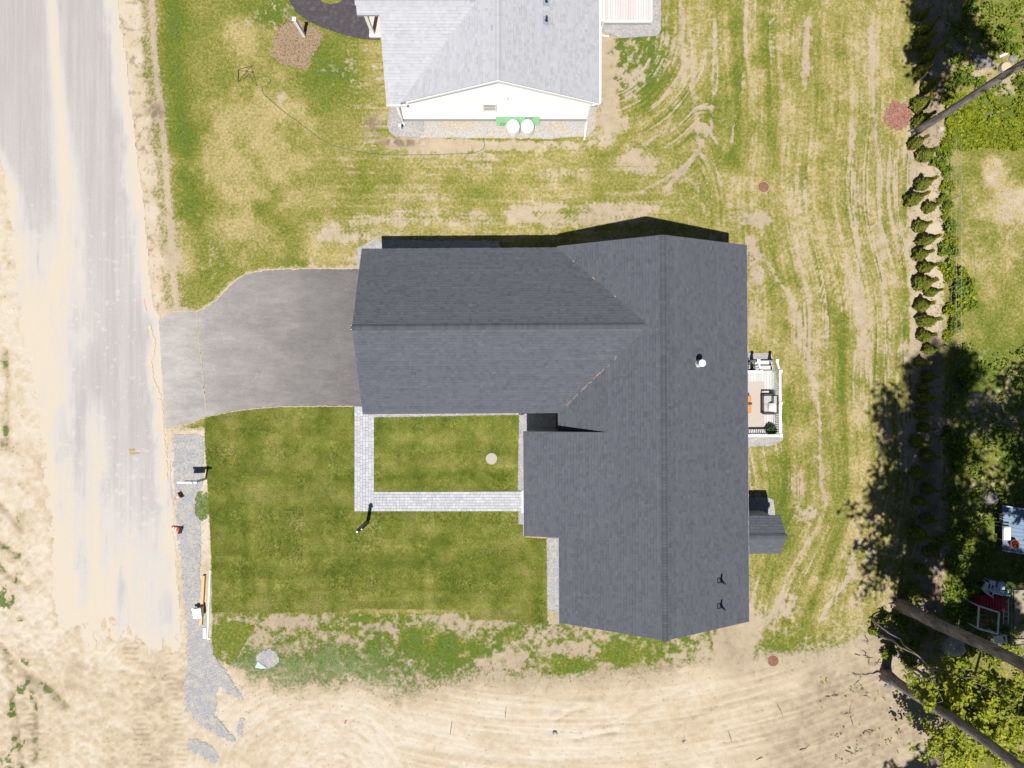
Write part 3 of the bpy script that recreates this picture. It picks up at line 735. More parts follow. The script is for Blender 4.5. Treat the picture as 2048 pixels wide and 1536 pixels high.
TABW = np.array([.10, .13, .17, .21, .26])
def shingles(O, u, v, rows, L, expo=.143, seed=1, dark=.35):
    """courses of separate laminated tabs, each its own sloping piece; rows(d) -> list of (a,b) along u at distance d up the slope"""
    r = np.random.default_rng(seed)
    O, u, v = (np.array(q, float) for q in (O, u, v))
    nrm = np.cross(u, v); nrm /= np.linalg.norm(nrm)
    if nrm[2] < 0: nrm = -nrm
    A, B, D0, D1, T = [], [], [], [], []
    k = 0
    while k * expo < L:
        d0 = k * expo; d1 = min(d0 + expo + .012, L)
        base = r.normal(.55, .03)
        for a, b in rows(d0 + expo / 2):
            if b - a < .03: continue
            m = int((b - a) / .10) + 3
            w = r.choice(TABW, m); cut = a + np.concatenate([[0], np.cumsum(w)]) - r.random() * .1
            cut = np.clip(cut, a, b); cut = np.unique(cut)
            for i in range(len(cut) - 1):
                A.append(cut[i]); B.append(cut[i + 1]); D0.append(d0); D1.append(d1)
                q = r.random()
                T.append(base + (r.normal(-.14, .05) if q < dark else r.normal(.02, .035) if q < .88 else r.normal(.12, .05)))
        k += 1
    A, B, D0, D1, T = (np.array(q) for q in (A, B, D0, D1, T))
    m = len(A)
    h = .006 + .009 * (T > .45) + .003 * r.random(m)
    skew = r.normal(0, .004, m)
    pt = lambda x, d, z: O + x[:, None] * u + d[:, None] * v + z[:, None] * nrm
    dm = D1 - .012 - .020
    lo = D0 + skew
    V = np.stack([pt(A, lo, h), pt(B, lo, h), pt(B, dm, h * .45 + .001), pt(A, dm, h * .45 + .001), pt(B, D1, h * 0 + .001), pt(A, D1, h * 0 + .001), pt(A, lo, h * 0 - .004), pt(B, lo, h * 0 - .004)], 1).reshape(-1, 3)
    i8 = 8 * np.arange(m)[:, None]
    fl = np.cross(u, v)[2] < 0
    qd = lambda f: (i8 + np.array(f[::-1] if fl else f)[None])
    faces = [np.concatenate([qd([0, 1, 2, 3]), qd([3, 2, 4, 5]), qd([6, 7, 1, 0]), qd([6, 0, 3, 5]), qd([7, 4, 2, 1])])]
    band = np.where(r.random(m) < .72, -.36, -.05)
    tone = np.concatenate([T, T + band, T - .25, T - .1, T - .1])
    return V, faces[0], tone
class Shingler:
    def __init__(s): s.V, s.Fc, s.T, s.n = [], [], [], 0
    def add(s, V, Fc, T): s.V.append(V); s.Fc.append(Fc + s.n); s.T.append(T); s.n += len(V)
    def build(s, name, mat, parent, label):
        o0 = np.array(origin(parent))
        me = np_mesh(name, np.concatenate(s.V) - o0, np.concatenate(s.Fc), mat, face_attr={'tone': np.concatenate(s.T)})
        return tag(link(name, me, parent), label, kind='stuff')
def ridge_caps(p0, p1, half, pitch, mat, parent, expo=.145, tone0=.16):
    """overlapping ridge caps, each an object sharing one of three bent meshes"""
    p0, p1 = Vector(p0), Vector(p1)
    d = (p1 - p0); L = d.length; d.normalize()
    side = Vector((-d.y, d.x, 0)).normalized()
    th = math.atan(pitch)
    meshes = []
    for q in range(4):
        tone = tone0 + .06 * q
        w = half
        pts = []
        for x, lift in ((-.05, .010), (expo + .012, .024)):
            for s_, f in ((-1, 1), (-.35, .35), (0, .12), (.35, .35), (1, 1)):
                pts.append(d * x + side * (s_ * w * math.cos(th)) + Vector((0, 0, lift - f * w * math.sin(th) * (abs(s_)) + .0)))
        fs = [(i, i + 1, i + 6, i + 5) for i in range(4)]
        pts += [p - Vector((0, 0, .022)) for p in pts[5:10]]
        fs += [(5 + i, 6 + i, 11 + i, 10 + i) for i in range(4)]
        me = np_mesh('ridge_cap', [tuple(p) for p in pts], [np.array([f[::-1] for f in fs])], mat, face_attr={'tone': [tone + .04 * random.random()] * 4 + [tone - .3] * 4})
        meshes.append(me)
    for i in range(int(L / expo)):
        link('ridge_cap', random.choice(meshes), parent, p0 + d * (i * expo) + Vector((0, 0, .012)) - origin(parent))

def gslope(poly_xy, zfun, thick, mb, tone=0):
    top = [Vector((x, y, zfun(x, y))) for x, y in poly_xy]
    mb.prism([t - Vector((0, 0, thick)) for t in top], (0, 0, thick), tone)

class Frame:
    """a house frame turned a little about the vertical; gu -> world metres"""
    def __init__(s, a): s.c, s.s = math.cos(a), math.sin(a)
    def p(s, x, y, z): return Vector(((x * s.c - y * s.s) * S, (x * s.s + y * s.c) * S, z * H))
    def d(s, x, y, z=0): return Vector((x * s.c - y * s.s, x * s.s + y * s.c, z))

# ================================================================ the dark roofed house (heights are shares of H)
A = Frame(.006)
house = thing('dark_roof_house', 'single storey house under a large charcoal shingle roof, in the middle of the yard', 'house', A.p(250, -90, 0))
EL, ER, RX, YN, YS = 82.5, 424.0, 253.5, 247.5, -430.0
PT = .523; ZE = .1
GX, GN, GSo, GR = -269.0, 245.0, -52.5, 97.0
zE, GU = ZE, 1 / F
zmain = lambda x: ZE + PT * ((x - EL) if x < RX else (ER - x) * (RX - EL) / (ER - RX)) * GU
pg_s = PT; pg_n = PT * (GR - GSo) / (GN - GR)
zgar = lambda y: ZE + (PT * (y - GSo) if y < GR else pg_n * (GN - y)) * GU
ZR, ZG = zmain(RX), zgar(GR)
BX, BN, BS, BM, ZB = 19.5, -84.7, -270.9, 166.0, .1096
pb = (zmain(BM) - ZB) / (BM - BX)
zbump = lambda x: ZB + pb * (x - BX)
# roof boards (solid) under the shingles
rb = MB()
def slab(poly, zf, thick=.16):
    top = [A.p(x, y, zf(x, y)) - Vector((0, 0, .012)) for x, y in poly]
    rb.prism([t - Vector((0, 0, thick)) for t in top], (0, 0, thick))
slab([(EL, YS), (RX, YS), (RX, YN), (EL, YN)][::1], lambda x, y: zmain(x))
slab([(RX, YS), (ER, YS), (ER, YN), (RX, YN)], lambda x, y: zmain(x))
gjx = EL + (GR - GSo) + 2
slab([(GX, GSo), (EL, GSo), (gjx, GR), (GX, GR)], lambda x, y: zgar(y))
slab([(GX, GR), (gjx, GR), (EL, GN), (GX, GN)], lambda x, y: zgar(y))
slab([(BX, BS), (BM, BS), (BM, BN), (BX, BN)], lambda x, y: zbump(x), .14)
# bulkhead roof
KE, KR, KY, KN, KS, KX0, KX1 = .0645, .0773, -284.5, -249.0, -320.0, 409.0, 500.5
pk = (KR - KE) / (KY - KS)
zk = lambda y: KE + pk * ((y - KS) if y < KY else (KN - y))
slab([(KX0, KS), (KX1, KS), (KX1 + 4, KY), (KX0, KY)], lambda x, y: zk(y), .1)
slab([(KX0, KY), (KX1 + 4, KY), (KX1, KN), (KX0, KN)], lambda x, y: zk(y), .1)
roof = rb.build('roof', M_ROOFDECK, house)
sg = Shingler()
def add_slope(e0, e1, up, rows, Lgu, seed, dark=.35, frame=A):
    """e0,e1 eave ends in gu with z; up = plan direction with rise per gu; rows in gu of run"""
    O = frame.p(*e0); u = frame.p(*e1) - O; Lu = u.length; u.normalize()
    v = frame.d(up[0], up[1]) * S + Vector((0, 0, up[2] * H)); f = v.length; v.normalize()
    sg.add(*shingles(O, u, v, lambda d: [(a * S, b * S) for a, b in rows(d / f)], Lgu * f, seed=seed, dark=dark))
def rows_left(d):
    lo, hi = GR - (GR - GSo - d), GR + (GR - GSo - d) * (GN - GR) / (GR - GSo)
    seg = [(YS, lo + 2.2), (hi - 2.2, YN)] if hi > lo else [(YS, YN)]
    if d < BM - EL:
        out = []
        for a, b in seg:
            out += [(a, min(b, BS)), (max(a, BN), b)]
        seg = [s_ for s_ in out if s_[1] > s_[0]]
    return [(a - YS, b - YS) for a, b in seg]
add_slope((EL, YS, ZE), (EL, YN, ZE), (1, 0, PT * GU), rows_left, RX - EL - 2, 11)
add_slope((ER, YS, ZE), (ER, YN, ZE), (-1, 0, PT * GU * (RX - EL) / (ER - RX)), lambda d: [(0, YN - YS)], ER - RX - 2, 12)
add_slope((GX, GSo, ZE), (EL, GSo, ZE), (0, 1, PT * GU), lambda d: [(0, EL - GX + d + 2.2)], GR - GSo - 2, 13)
add_slope((GX, GN, ZE), (EL, GN, ZE), (0, -1, pg_n * GU), lambda d: [(0, EL - GX + d * (GR - GSo) / (GN - GR) + 2.2)], GN - GR - 2, 14)
add_slope((BX, BS, ZB), (BX, BN, ZB), (1, 0, pb), lambda d: [(0, BN - BS)], BM - BX + 2.5, 15)
add_slope((KX0, KS, KE), (KX1, KS, KE), (0, 1, pk), lambda d: [(4, KX1 - KX0 + d * .11)], KY - KS - 1, 16)
add_slope((KX0, KN, KE), (KX1, KN, KE), (0, -1, pk), lambda d: [(4, KX1 - KX0 + d * .11)], KN - KY - 1, 17)
sg.build('shingles', M_SH_DARK, roof, 'charcoal laminated shingles in courses')
ridge_caps(A.p(RX, YS, ZR), A.p(RX, YN, ZR), .16, PT, M_SH_DARK, roof)
ridge_caps(A.p(GX, GR, ZG), A.p(EL + GR - GSo - 8, GR, ZG), .16, PT, M_SH_DARK, roof)
ridge_caps(A.p(KX1 + 4, KY, KR), A.p(KX0 + 4, KY, KR), .14, .4, M_SH_DARK, roof)
# flecks of debris left in the valley south of the garage ridge, flashing scraps
vb = MB()
for i in range(26):
    t = random.random() ** .8
    d = 6 + t * (GR - GSo - 45)
    c = A.p(EL + d + random.gauss(0, .7), GSo + d + random.gauss(0, .7), zgar(GSo + d)) + Vector((0, 0, .03))
    l = random.uniform(.02, .11)
    vb.box(c - Vector((l, .010, .006)), c + Vector((l, .010, .006)), rot=math.pi / 4)
for d in (28, 60, 62, 96):
    c = A.p(EL + d, GN - d * (GN - GR) / (GR - GSo), zgar(GSo + d)) + Vector((0, 0, .03))
    vb.box(c - Vector((.05, .015, .006)), c + Vector((.05, .015, .006)), rot=-math.pi / 4)
vb.build('valley_debris', M_COPPER, roof, kind='stuff', label='reddish leaf litter caught in the roof valley')
# eave gutter boards / rake boards
def edge_board(p0, p1, h=.17, t=.025):
    p0, p1 = Vector(p0), Vector(p1); d = (p1 - p0); s_ = Vector((-d.y, d.x, 0)).normalized() * t
    MB().prism([p0, p1, p1 - Vector((0, 0, h)), p0 - Vector((0, 0, h))], s_).build('fascia', M_TRIM_GREY, house)
dz = Vector((0, 0, .03))
for a, b in (((EL - .2, YS, ZE), (EL - .2, BS - 1, ZE)), ((BX - .2, BS, ZB), (BX - .2, BN, ZB)), ((GX, GSo - .2, ZE), (EL - 2, GSo - .2, ZE))):
    edge_board(A.p(*a) - dz, A.p(*b) - dz)
for a, b in (((ER + .2, YN, ZE), (ER + .2, YS, ZE)), ((EL, GN + .2, ZE), (GX, GN + .2, ZE))):
    edge_board(A.p(*a) - dz, A.p(*b) - dz)
# walls: gabled bodies
wb = MB()
W0, W1, WN, WS = 95.0, 411.0, 236.0, -419.0
dr = Vector((0, 0, .26))
def gable_body(x0, x1, xr, y0, y1, zf):
    pts = [A.p(x0, y0, 0), A.p(x1, y0, 0), A.p(x1, y0, zf(x1)) - dr, A.p(xr, y0, zf(xr)) - dr, A.p(x0, y0, zf(x0)) - dr]
    wb.prism(pts, A.p(0, y1, 0) - A.p(0, y0, 0))
gable_body(W0, W1, RX, WS, WN, zmain)
G0, GwS, GwN = -258.0, -41.0, 233.0
pts = [A.p(G0, GwS, 0), A.p(G0, GwN, 0), A.p(G0, GwN, zgar(GwN)) - dr, A.p(G0, GR, ZG) - dr, A.p(G0, GwS, zgar(GwS)) - dr]
wb.prism(pts[::-1], A.p(W0 + .5, 0, 0) - A.p(G0, 0, 0))
B0, BwS, BwN = 30.0, -262.0, -93.0
wb.prism([A.p(B0, BwS, 0), A.p(W0 + .4, BwS, 0), A.p(W0 + .4, BwS, zbump(W0)) - dr, A.p(B0, BwS, zbump(B0)) - dr], A.p(0, BwN, 0) - A.p(0, BwS, 0))
K1, KwS, KwN = 496.0, -313.5, -255.5
pts = [A.p(K1, KwS, 0), A.p(K1, KwN, 0), A.p(K1, KwN, zk(KwN)) - dr * .5, A.p(K1, KY, KR) - dr * .5, A.p(K1, KwS, zk(KwS)) - dr * .5]
wb.prism(pts, A.p(W1 - .5, 0, 0) - A.p(K1, 0, 0))
wb.build('wall', M_WALL_GREY, house)
# openings
def opening(name, c, wdir, w, h, parent, depth=.05, glass=True, mat=None, panes=2, pane_mat=None):
    """window or door set proud of a wall; c centre of the lower edge, wdir along the wall"""
    wdir = Vector(wdir).normalized(); nrm = Vector((wdir.y, -wdir.x, 0))
    c = Vector(c)
    def bar(mb, u0, u1, z0, z1, d0, d1):
        a = c + wdir * u0 + nrm * d0; b = c + wdir * u1 + nrm * d0
        mb.prism([a + Vector((0, 0, z0)), b + Vector((0, 0, z0)), b + Vector((0, 0, z1)), a + Vector((0, 0, z1))], nrm * (d1 - d0))
    f = MB(); t = .08
    bar(f, -w / 2, w / 2, 0, t, .003, depth); bar(f, -w / 2, w / 2, h - t, h, .003, depth)
    bar(f, -w / 2, -w / 2 + t, t, h - t, .003, depth); bar(f, w / 2 - t, w / 2, t, h - t, .003, depth)
    o = f.build(name, mat or M_WHITE, parent)
    if glass:
        for k in range(panes):
            g = MB(); z0 = t + k * (h - 2 * t) / panes
            bar(g, -w / 2 + t, w / 2 - t, z0 + .02, z0 + (h - 2 * t) / panes - .02, .003, depth * .5)
            g.build('pane', pane_mat or M_GLASS, o)
    else:
        g = MB(); bar(g, -w / 2 + t, w / 2 - t, .02, h - t, .003, depth * .6); g.build('door_panel', M_TRIM_GREY, o)
    return o
u_s, u_w = A.d(1, 0), A.d(0, -1)
opening('front_door', A.p(B0, -226, .012), u_w, 1.0, 2.1, house, glass=False)
gd = MB()
for k in range(4):
    z0 = .05 + k * .56
    gd.prism([A.p(G0 - .3, 20, 0) + Vector((0, 0, z0)), A.p(G0 - .3, 175, 0) + Vector((0, 0, z0)), A.p(G0 - .3, 175, 0) + Vector((0, 0, z0 + .53)), A.p(G0 - .3, 20, 0) + Vector((0, 0, z0 + .53))], A.d(-1, 0) * .05)
gd.build('garage_door', M_WHITE, house)
for x in (130, 200, 300, 370): opening('window', A.p(x, WS, .034), u_s, 1.0, 1.4, house)
for y in (-380, -180, 180): opening('window', A.p(W1, y, .034), A.d(0, 1), 1.0, 1.4, house)
for x in (-180, -60, 60): opening('window', A.p(x, GwS, .036), u_s, .9, 1.3, house)
for y in (-350, -400): opening('window', A.p(W0, y, .034), u_w, .9, 1.4, house)
# white door step
MB().box(P(1044, 1024.5) + Vector((0, 0, .02)), P(1052, 980) + Vector((0, 0, .17))).build('door_step', M_WHITE, house)
kx = MB().box(A.p(20, -213.5, 0), A.p(26, -212.3, 0) + Vector((0, 0, .12))); kx.box(A.p(24.5, -212, 0), A.p(27, -208.5, 0) + Vector((0, 0, .16))); kx.build('boot_scraper', M_BLACK, house)
# vents on the roof
def onroof(px, py):
    z = .14 * H
    for _ in range(20):
        w = Vector((X(px, z), Y(py, z), z)); lx = (w.x * A.c + w.y * A.s) / S
        z = zmain(lx) * H
    return w
for (px, py) in ((1441.5, 1160.0), (1441.5, 1211.0)):
    b = onroof(px, py)
    ft = MB(); q = Vector((.17, 0, -.17 * PT))
    for s_ in ((-1, -1, -.7, 1), (.7, -1, 1, 1), (-.7, -1, .7, -.75), (-.7, .75, .7, 1)):
        p = [b + Vector((x * .125 - .08, y * .125, (-x * .125 + .08) * PT + .035)) for x, y in ((s_[0], s_[1]), (s_[2], s_[1]), (s_[2], s_[3]), (s_[0], s_[3]))]
        ft.prism(p, (0, 0, .012))
    vp = MB(); vp.tube([b - Vector((0, 0, .05)), b + Vector((0, 0, .12))], [.10, .075], 12); vp.tube([b + Vector((0, 0, .10)), b + Vector((0, 0, .62))], .052, 12)
    o = vp.build('vent_pipe', M_BLACK, house, smooth=True)
    ft.build('flashing', M_BLACK, o)
b = onroof(1396.0, 727.0)
M_GALV = plain('galvanised_mat', (.62, .66, .66), .35, .6, .15, 8, metal=.3)
fl = MB(); fl.lathe(b + Vector((-.0, 0, -.06)), [(.19, 0), (.18, .10), (.12, .16), (.10, .42)], 18)
fo = fl.build('flue', M_GALV, house, smooth=False)
cp = MB(); cp.lathe(b, [(.10, .36), (.115, .38), (.115, .60), (.16, .61), (.165, .66), (.165, .74), (.15, .76), (.06, .80), (.0, .80)], 20)
cp.build('cap', M_WHITE, fo)
# white ends of the ridge
for y, x in ((GR, GX - .6),):
    MB().box(A.p(x - 1, y - 4, ZG) - Vector((0, 0, .12)), A.p(x, y + 4, ZG) + Vector((0, 0, -.01))).build('ridge_end', M_WHITE, house)

# ================================================================ the light roofed house
B = Frame(0.0)
light = thing('light_roof_house', 'white house with pale grey shingle roof, cut off at the top of the photo', 'house', B.p(-30, 700, 0))
LE, LR_, LX = -209.0, 161.0, -24.0
LZ, LP, LS, LN = .076, .525, 519.0, 1150.0
zl = lambda x: LZ + LP * ((x - LE) if x < LX else (LR_ - x)) * GU
WE, WL, WR = 516.5, -232.0, 663.6
zw = lambda y: LZ + LP * ((y - WE) if y < WR else (2 * WR - WE - y)) * GU
LZR, WZR = zl(LX), zw(WR)
rb = MB()
def slabB(poly, zf, thick=.16):
    top = [B.p(x, y, zf(x, y)) - Vector((0, 0, .012)) for x, y in poly]
    rb.prism([t - Vector((0, 0, thick)) for t in top], (0, 0, thick))
slabB([(LE, LS), (LX, LS), (LX, LN), (LE, LN)], lambda x, y: zl(x))
slabB([(LX, LS), (LR_, LS), (LR_, LN), (LX, LN)], lambda x, y: zl(x))
wj = LE + (WR - WE) + 2
slabB([(WL, WE), (LE, WE), (wj, WR), (WL, WR)], lambda x, y: zw(y))
slabB([(WL, WR), (wj, WR), (LE, 2 * WR - WE), (WL, 2 * WR - WE)], lambda x, y: zw(y))
PL, PE = -271.0, 645.4
slabB([(PL, PE), (WL + .2, PE), (WL + .2, WR), (PL, WR)], lambda x, y: zw(y), .12)
slabB([(PL, WR), (WL + .2, WR), (WL + .2, 2 * WR - PE), (PL, 2 * WR - PE)], lambda x, y: zw(y), .12)
lroof = rb.build('roof', plain('pale_roof_edge_mat', (.33, .335, .36), .8, .2, .1, 3), light)
sg = Shingler()
def rows_l(d):
    c = WR - WE - d
    if c > 0: return [(a - LS, b - LS) for a, b in ((LS, WR - c + 1), (WR + c - 1, LN)) if b > a]
    return [(0, LN - LS)]
ov = .35
add_slope((LE, LS, LZ), (LE, LN, LZ), (1, 0, LP * GU), rows_l, LX - LE - 2, 21, ov, B)
add_slope((LR_, LS, LZ), (LR_, LN, LZ), (-1, 0, LP * GU), lambda d: [(0, LN - LS)], LR_ - LX - 2, 22, ov, B)
def rows_w(d):
    a = 0 if d < PE - WE else PL - WL
    return [(a, LE - WL + d + 1)]
add_slope((WL, WE, LZ), (LE, WE, LZ), (0, 1, LP * GU), rows_w, WR - WE - 2, 23, ov, B)
add_slope((WL, 2 * WR - WE, LZ), (LE, 2 * WR - WE, LZ), (0, -1, LP * GU), rows_w, WR - WE - 2, 24, ov, B)
sg.build('shingles', M_SH_LIGHT, lroof, 'pale grey laminated shingles in courses')
ridge_caps(B.p(LX, LS + 1, LZR), B.p(LX, 830, LZR), .17, LP, M_SH_LIGHT, lroof, tone0=.3)
ridge_caps(B.p(PL, WR, WZR), B.p(wj - 8, WR, WZR), .17, LP, M_SH_LIGHT, lroof, tone0=.3)
# walls
wb = MB(); LW0, LW1, LWS = -219.0, 148.0, 525.0
LWS = 524.0
# gable wall stands just under the rake; foundation strip below
def pent(y, d):
    return [B.p(LW0, y, .012), B.p(LW1, y, .012), B.p(LW1, y, zl(LW1)) - dr * .8, B.p(LX, y, LZR) - dr * .8, B.p(LE + 4, y, zl(LE + 4)) - dr * .8, B.p(LW0, y, LZ) - dr * .8]
wb.prism(pent(LWS, 0), B.p(0, LN - 8, 0) - B.p(0, LWS, 0))
wb.build('wall', M_WHITE_SIDING, light)
sd = MB(); z = .012 * H + .02
while z < LZR * H - .5:
    zz = z / H
    xl = LW0 + .3 if zz < LZ - .012 else LE + (zz + .007 - LZ) / (LP * GU) + 8
    xr = LW1 - .3 if zz < LZ - .012 else LR_ - (zz + .007 - LZ) / (LP * GU) - 8
    if xr - xl > 6:
        a, b = B.p(xl, LWS, 0), B.p(xr, LWS, 0)
        a.z = b.z = z
        sd.prism([a + Vector((0, -.022, 0)), a + Vector((0, -.004, .125)), a + Vector((0, .0, .125)), a], b - a)
    z += .127
sd.build('siding', M_WHITE_SIDING, light, kind='stuff', label='white clapboards of the gable wall')
MB().box(B.p(LW0 + 1, LWS + 1, 0), B.p(LW1 - 1, LN - 10, .0125)).build('foundation', M_CONCRETE, light)
rk = MB()
def rake(x0, x1):
    # a white board under the edge of the roof, proud of the shingle edge
    a, b = B.p(x0, LS - .4, zl(x0)), B.p(x1, LS - .4, zl(x1))
    MB().prism([a + Vector((0, -.03, -.03)), b + Vector((0, -.03, -.03)), b + Vector((0, -.03, -.20)), a + Vector((0, -.03, -.20))], (0, .03, 0)).build('rake_board', M_WHITE, light)
rake(LE + 14, LX); rake(LX, LR_ + 1)
ef = MB()
a, b = B.p(LR_ + .3, LS, LZ), B.p(LR_ + .3, LN, LZ)
ef.prism([a + Vector((0, 0, -.02)), b + Vector((0, 0, -.02)), b + Vector((.10, 0, -.03)), a + Vector((.10, 0, -.03))][::-1], (0, 0, -.12))
ef.build('gutter', M_WHITE, light); ef = MB()
a, b = B.p(WL, WE - .3, LZ), B.p(LE + 14, WE - .3, LZ)
ef.prism([a + Vector((0, 0, -.02)), b + Vector((0, 0, -.02)), b + Vector((0, -.05, -.03)), a + Vector((0, -.05, -.03))], (0, 0, -.13))
ef.build('gutter', M_WHITE, light)
opening('window', B.p(-42, LWS, 0) + Vector((0, -.022, 1.52)), (1, 0, 0), .72, 1.0, light, pane_mat=plain('window_blind_mat', (.50, .48, .46), .5, .4))
sp = MB().tube([B.p(-8, LWS, 0) + Vector((0, -.05, 3.0)), B.p(-8, LWS, 0) + Vector((0, -.05, 3.35))], .03, 8); sp.build('wall_vent', M_WHITE, light)
# downspouts, flattened tubes
def spout(name, pts, label=None):
    return MB().tube(pts, .045, 6).build(name, M_WHITE, light, label=label)
spout('downspout', [P(1192, 209, 2.75), P(1184, 211, 2.55), P(1182, 212, 2.3), P(1173, 244, .12), P(1168.5, 280, .07)], 'downspout at the south east corner')
spout('downspout', [P(789, 209, 2.6), P(797, 213, 2.35), P(806, 243.5, .12), P(809, 250, .08)], 'downspout at the south west corner')
spout('downspout', [P(1198, 36, 1.62), P(1207, 41, 1.44), P(1205.5, 47, 1.2), P(1200.5, 70, .12), P(1217, 73, .08)], 'downspout beside the low rear deck')
# vents on the light roof
def onlight(px, py):
    z = .12 * H
    for _ in range(20):
        w = Vector((X(px, z), Y(py, z), z)); z = zl(w.x / S) * H
    return w
for px, py in ((1092.5, 42), (1092.5, 4)):
    b = onlight(px, py)
    vp = MB(); vp.tube([b - Vector((0, 0, .05)), b + Vector((0, 0, .10))], [.09, .065], 12); vp.tube([b + Vector((0, 0, .08)), b + Vector((0, 0, .42))], .05, 12)
    o = vp.build('vent_pipe', M_BLACK, light, smooth=True)
    f_ = MB(); p = [b + Vector((x * .16, y * .2, -x * .16 * LP + .03)) for x, y in ((-1, -1), (1, -1), (1, 1), (-1, 1))]; f_.prism(p, (0, 0, .01)); f_.build('flashing', plain('shade_blue_flashing_mat', (.24, .28, .36), .6, .3, .1, 9), o)  # flashing coloured blue-grey to paint in the shade beside the pipe
# low rear deck of pale boards, every board a part
ldk = thing('rear_deck', 'low white edged deck of pinkish grey boards east of the white house', 'deck', B.p(222, 760, 0))
M_PBOARD = plain('pinkish_board_mat', (.50, .455, .45), .7, .3, .08, 2, rnd=.09)
x0_, x1_, ys_, yn_, zd_ = 148.5, 275.0, 717.0, 900.0, .50
nb_ = 25; wv = (x1_ - x0_) / nb_ * S; Ld = (yn_ - ys_) * S; c_ = .006
bm = MB()
bm.add([(0, 0, -.03), (wv - .014, 0, -.03), (wv - .014, Ld, -.03), (0, Ld, -.03), (0, 0, -c_), (wv - .014, 0, -c_), (wv - .014, Ld, -c_), (0, Ld, -c_), (c_, c_, 0), (wv - .014 - c_, c_, 0), (wv - .014 - c_, Ld - c_, 0), (c_, Ld - c_, 0)],
       [(3, 2, 1, 0), (0, 1, 5, 4), (1, 2, 6, 5), (2, 3, 7, 6), (3, 0, 4, 7), (4, 5, 9, 8), (5, 6, 10, 9), (6, 7, 11, 10), (7, 4, 8, 11), (8, 9, 10, 11)])
me = bpy.data.meshes.new('board'); me.from_pydata(bm.v, [], bm.f); me.materials.append(M_PBOARD)
for i in range(nb_):
    link('board', me, ldk, B.p(x0_, ys_, 0) + Vector((i * wv, 0, zd_)) - origin(ldk))
MB().box(B.p(x0_, ys_ - 1.6, 0) + Vector((0, 0, zd_ - .22)), B.p(x1_ + .8, ys_ - .2, 0) + Vector((0, 0, zd_ + .002))).build('edge_board', M_WHITE, ldk)
MB().box(B.p(x1_ + .2, ys_ - .1, 0) + Vector((0, 0, zd_ - .22)), B.p(x1_ + 1.6, yn_, 0) + Vector((0, 0, zd_ + .002))).build('edge_board', M_WHITE, ldk)
MB().box(B.p(x0_, ys_ + .2, 0) + Vector((0, 0, zd_ - .2)), B.p(x1_, yn_, 0) + Vector((0, 0, zd_ - .034))).build('joists', M_CONCRETE, ldk)
for x_, y_ in ((250, 716.8), (268, 719), (268, 800), (200, 800)): MB().box(B.p(x_ - 2, y_ + 1, 0), B.p(x_ + 2, y_ + 5, 0) + Vector((0, 0, zd_ - .2))).build('support_post', M_CONCRETE, ldk)
# front porch of the light house: post, slab and step
MB().box(B.p(-284, 691, 0) + Vector((0, 0, .0)), B.p(-230, 692, 0) + Vector((0, 0, .0)) + Vector((0, 2.2, .20))).build('porch_floor', plain('porch_floor_mat', (.50, .42, .37), .8, .2, .1, 4), light)
pp = MB().box(B.p(-279, 693, 0) + Vector((0, 0, .2)), B.p(-273, 699, 0) + Vector((0, 0, zw(697) * 0 + 4.2))); pp.build('porch_post', M_WHITE, light)
MB().box(B.p(-283, 690, 0) + Vector((0, -.03, .2)), B.p(-250, 694, 0) + Vector((0, .0, .30))).build('porch_rail', M_WHITE, light)
MB().box(B.p(LW0 - 8, 560, 0), B.p(LW0 - .5, 690, 0) + Vector((0, 0, 2.2))).build('porch_wall', M_WHITE_SIDING, light)
# ================================================================ the deck behind the dark roofed house
M_DECK = plain('pale_grey_board_mat', (.45, .445, .43), .7, .3, .10, 3, rnd=.09)
M_RAIL = plain('white_rail_mat', (.82, .82, .82), .4, .4, .03, 3)
ZF = .65
dX0, dX1, dY0, dY1 = 412.0, 515.0, -103.5, 22.5
deck = thing('deck', 'small raised deck with white railing and pale grey boards behind the dark roofed house', 'deck', A.p((dX0 + dX1) / 2, (dY0 + dY1) / 2, 0))
def gbox(x0, y0, x1, y1, z0, z1): 
    a, b = A.p(x0, y0, 0), A.p(x1, y1, 0)
    return Vector((min(a.x, b.x), min(a.y, b.y), z0)), Vector((max(a.x, b.x), max(a.y, b.y), z1))
nb = 20; bw = (dX1 - dX0) / nb * S
Lb = (dY1 - dY0) * S
bm = MB(); c_ = .006
bm.add([(0, 0, -.03), (bw - .012, 0, -.03), (bw - .012, Lb, -.03), (0, Lb, -.03), (0, 0, -c_), (bw - .012, 0, -c_), (bw - .012, Lb, -c_), (0, Lb, -c_), (c_, c_, 0), (bw - .012 - c_, c_, 0), (bw - .012 - c_, Lb - c_, 0), (c_, Lb - c_, 0)],
       [(3, 2, 1, 0), (0, 1, 5, 4), (1, 2, 6, 5), (2, 3, 7, 6), (3, 0, 4, 7), (4, 5, 9, 8), (5, 6, 10, 9), (6, 7, 11, 10), (7, 4, 8, 11), (8, 9, 10, 11)])
me_board = bpy.data.meshes.new('board'); me_board.from_pydata(bm.v, [], bm.f); me_board.materials.append(M_DECK)
for i in range(nb):
    link('board', me_board, deck, A.p(dX0, dY0, 0) + Vector((i * bw, 0, ZF)) - origin(deck))
MB().box(*gbox(dX0, dY0 - .5, dX1 + .8, dY1 + .5, ZF - .24, ZF - .032)).build('rim_joist', M_RAIL, deck)
for x, y in ((dX0 + 10, dY0 + 4), (dX1 - 5, dY0 + 4), (dX1 - 5, dY1 - 4), (dX0 + 10, dY1 - 4)):
    MB().box(*gbox(x - 2, y - 2, x + 2, y + 2, -.05, ZF - .24)).build('support_post', M_CONCRETE, deck)
RT = ZF + .92
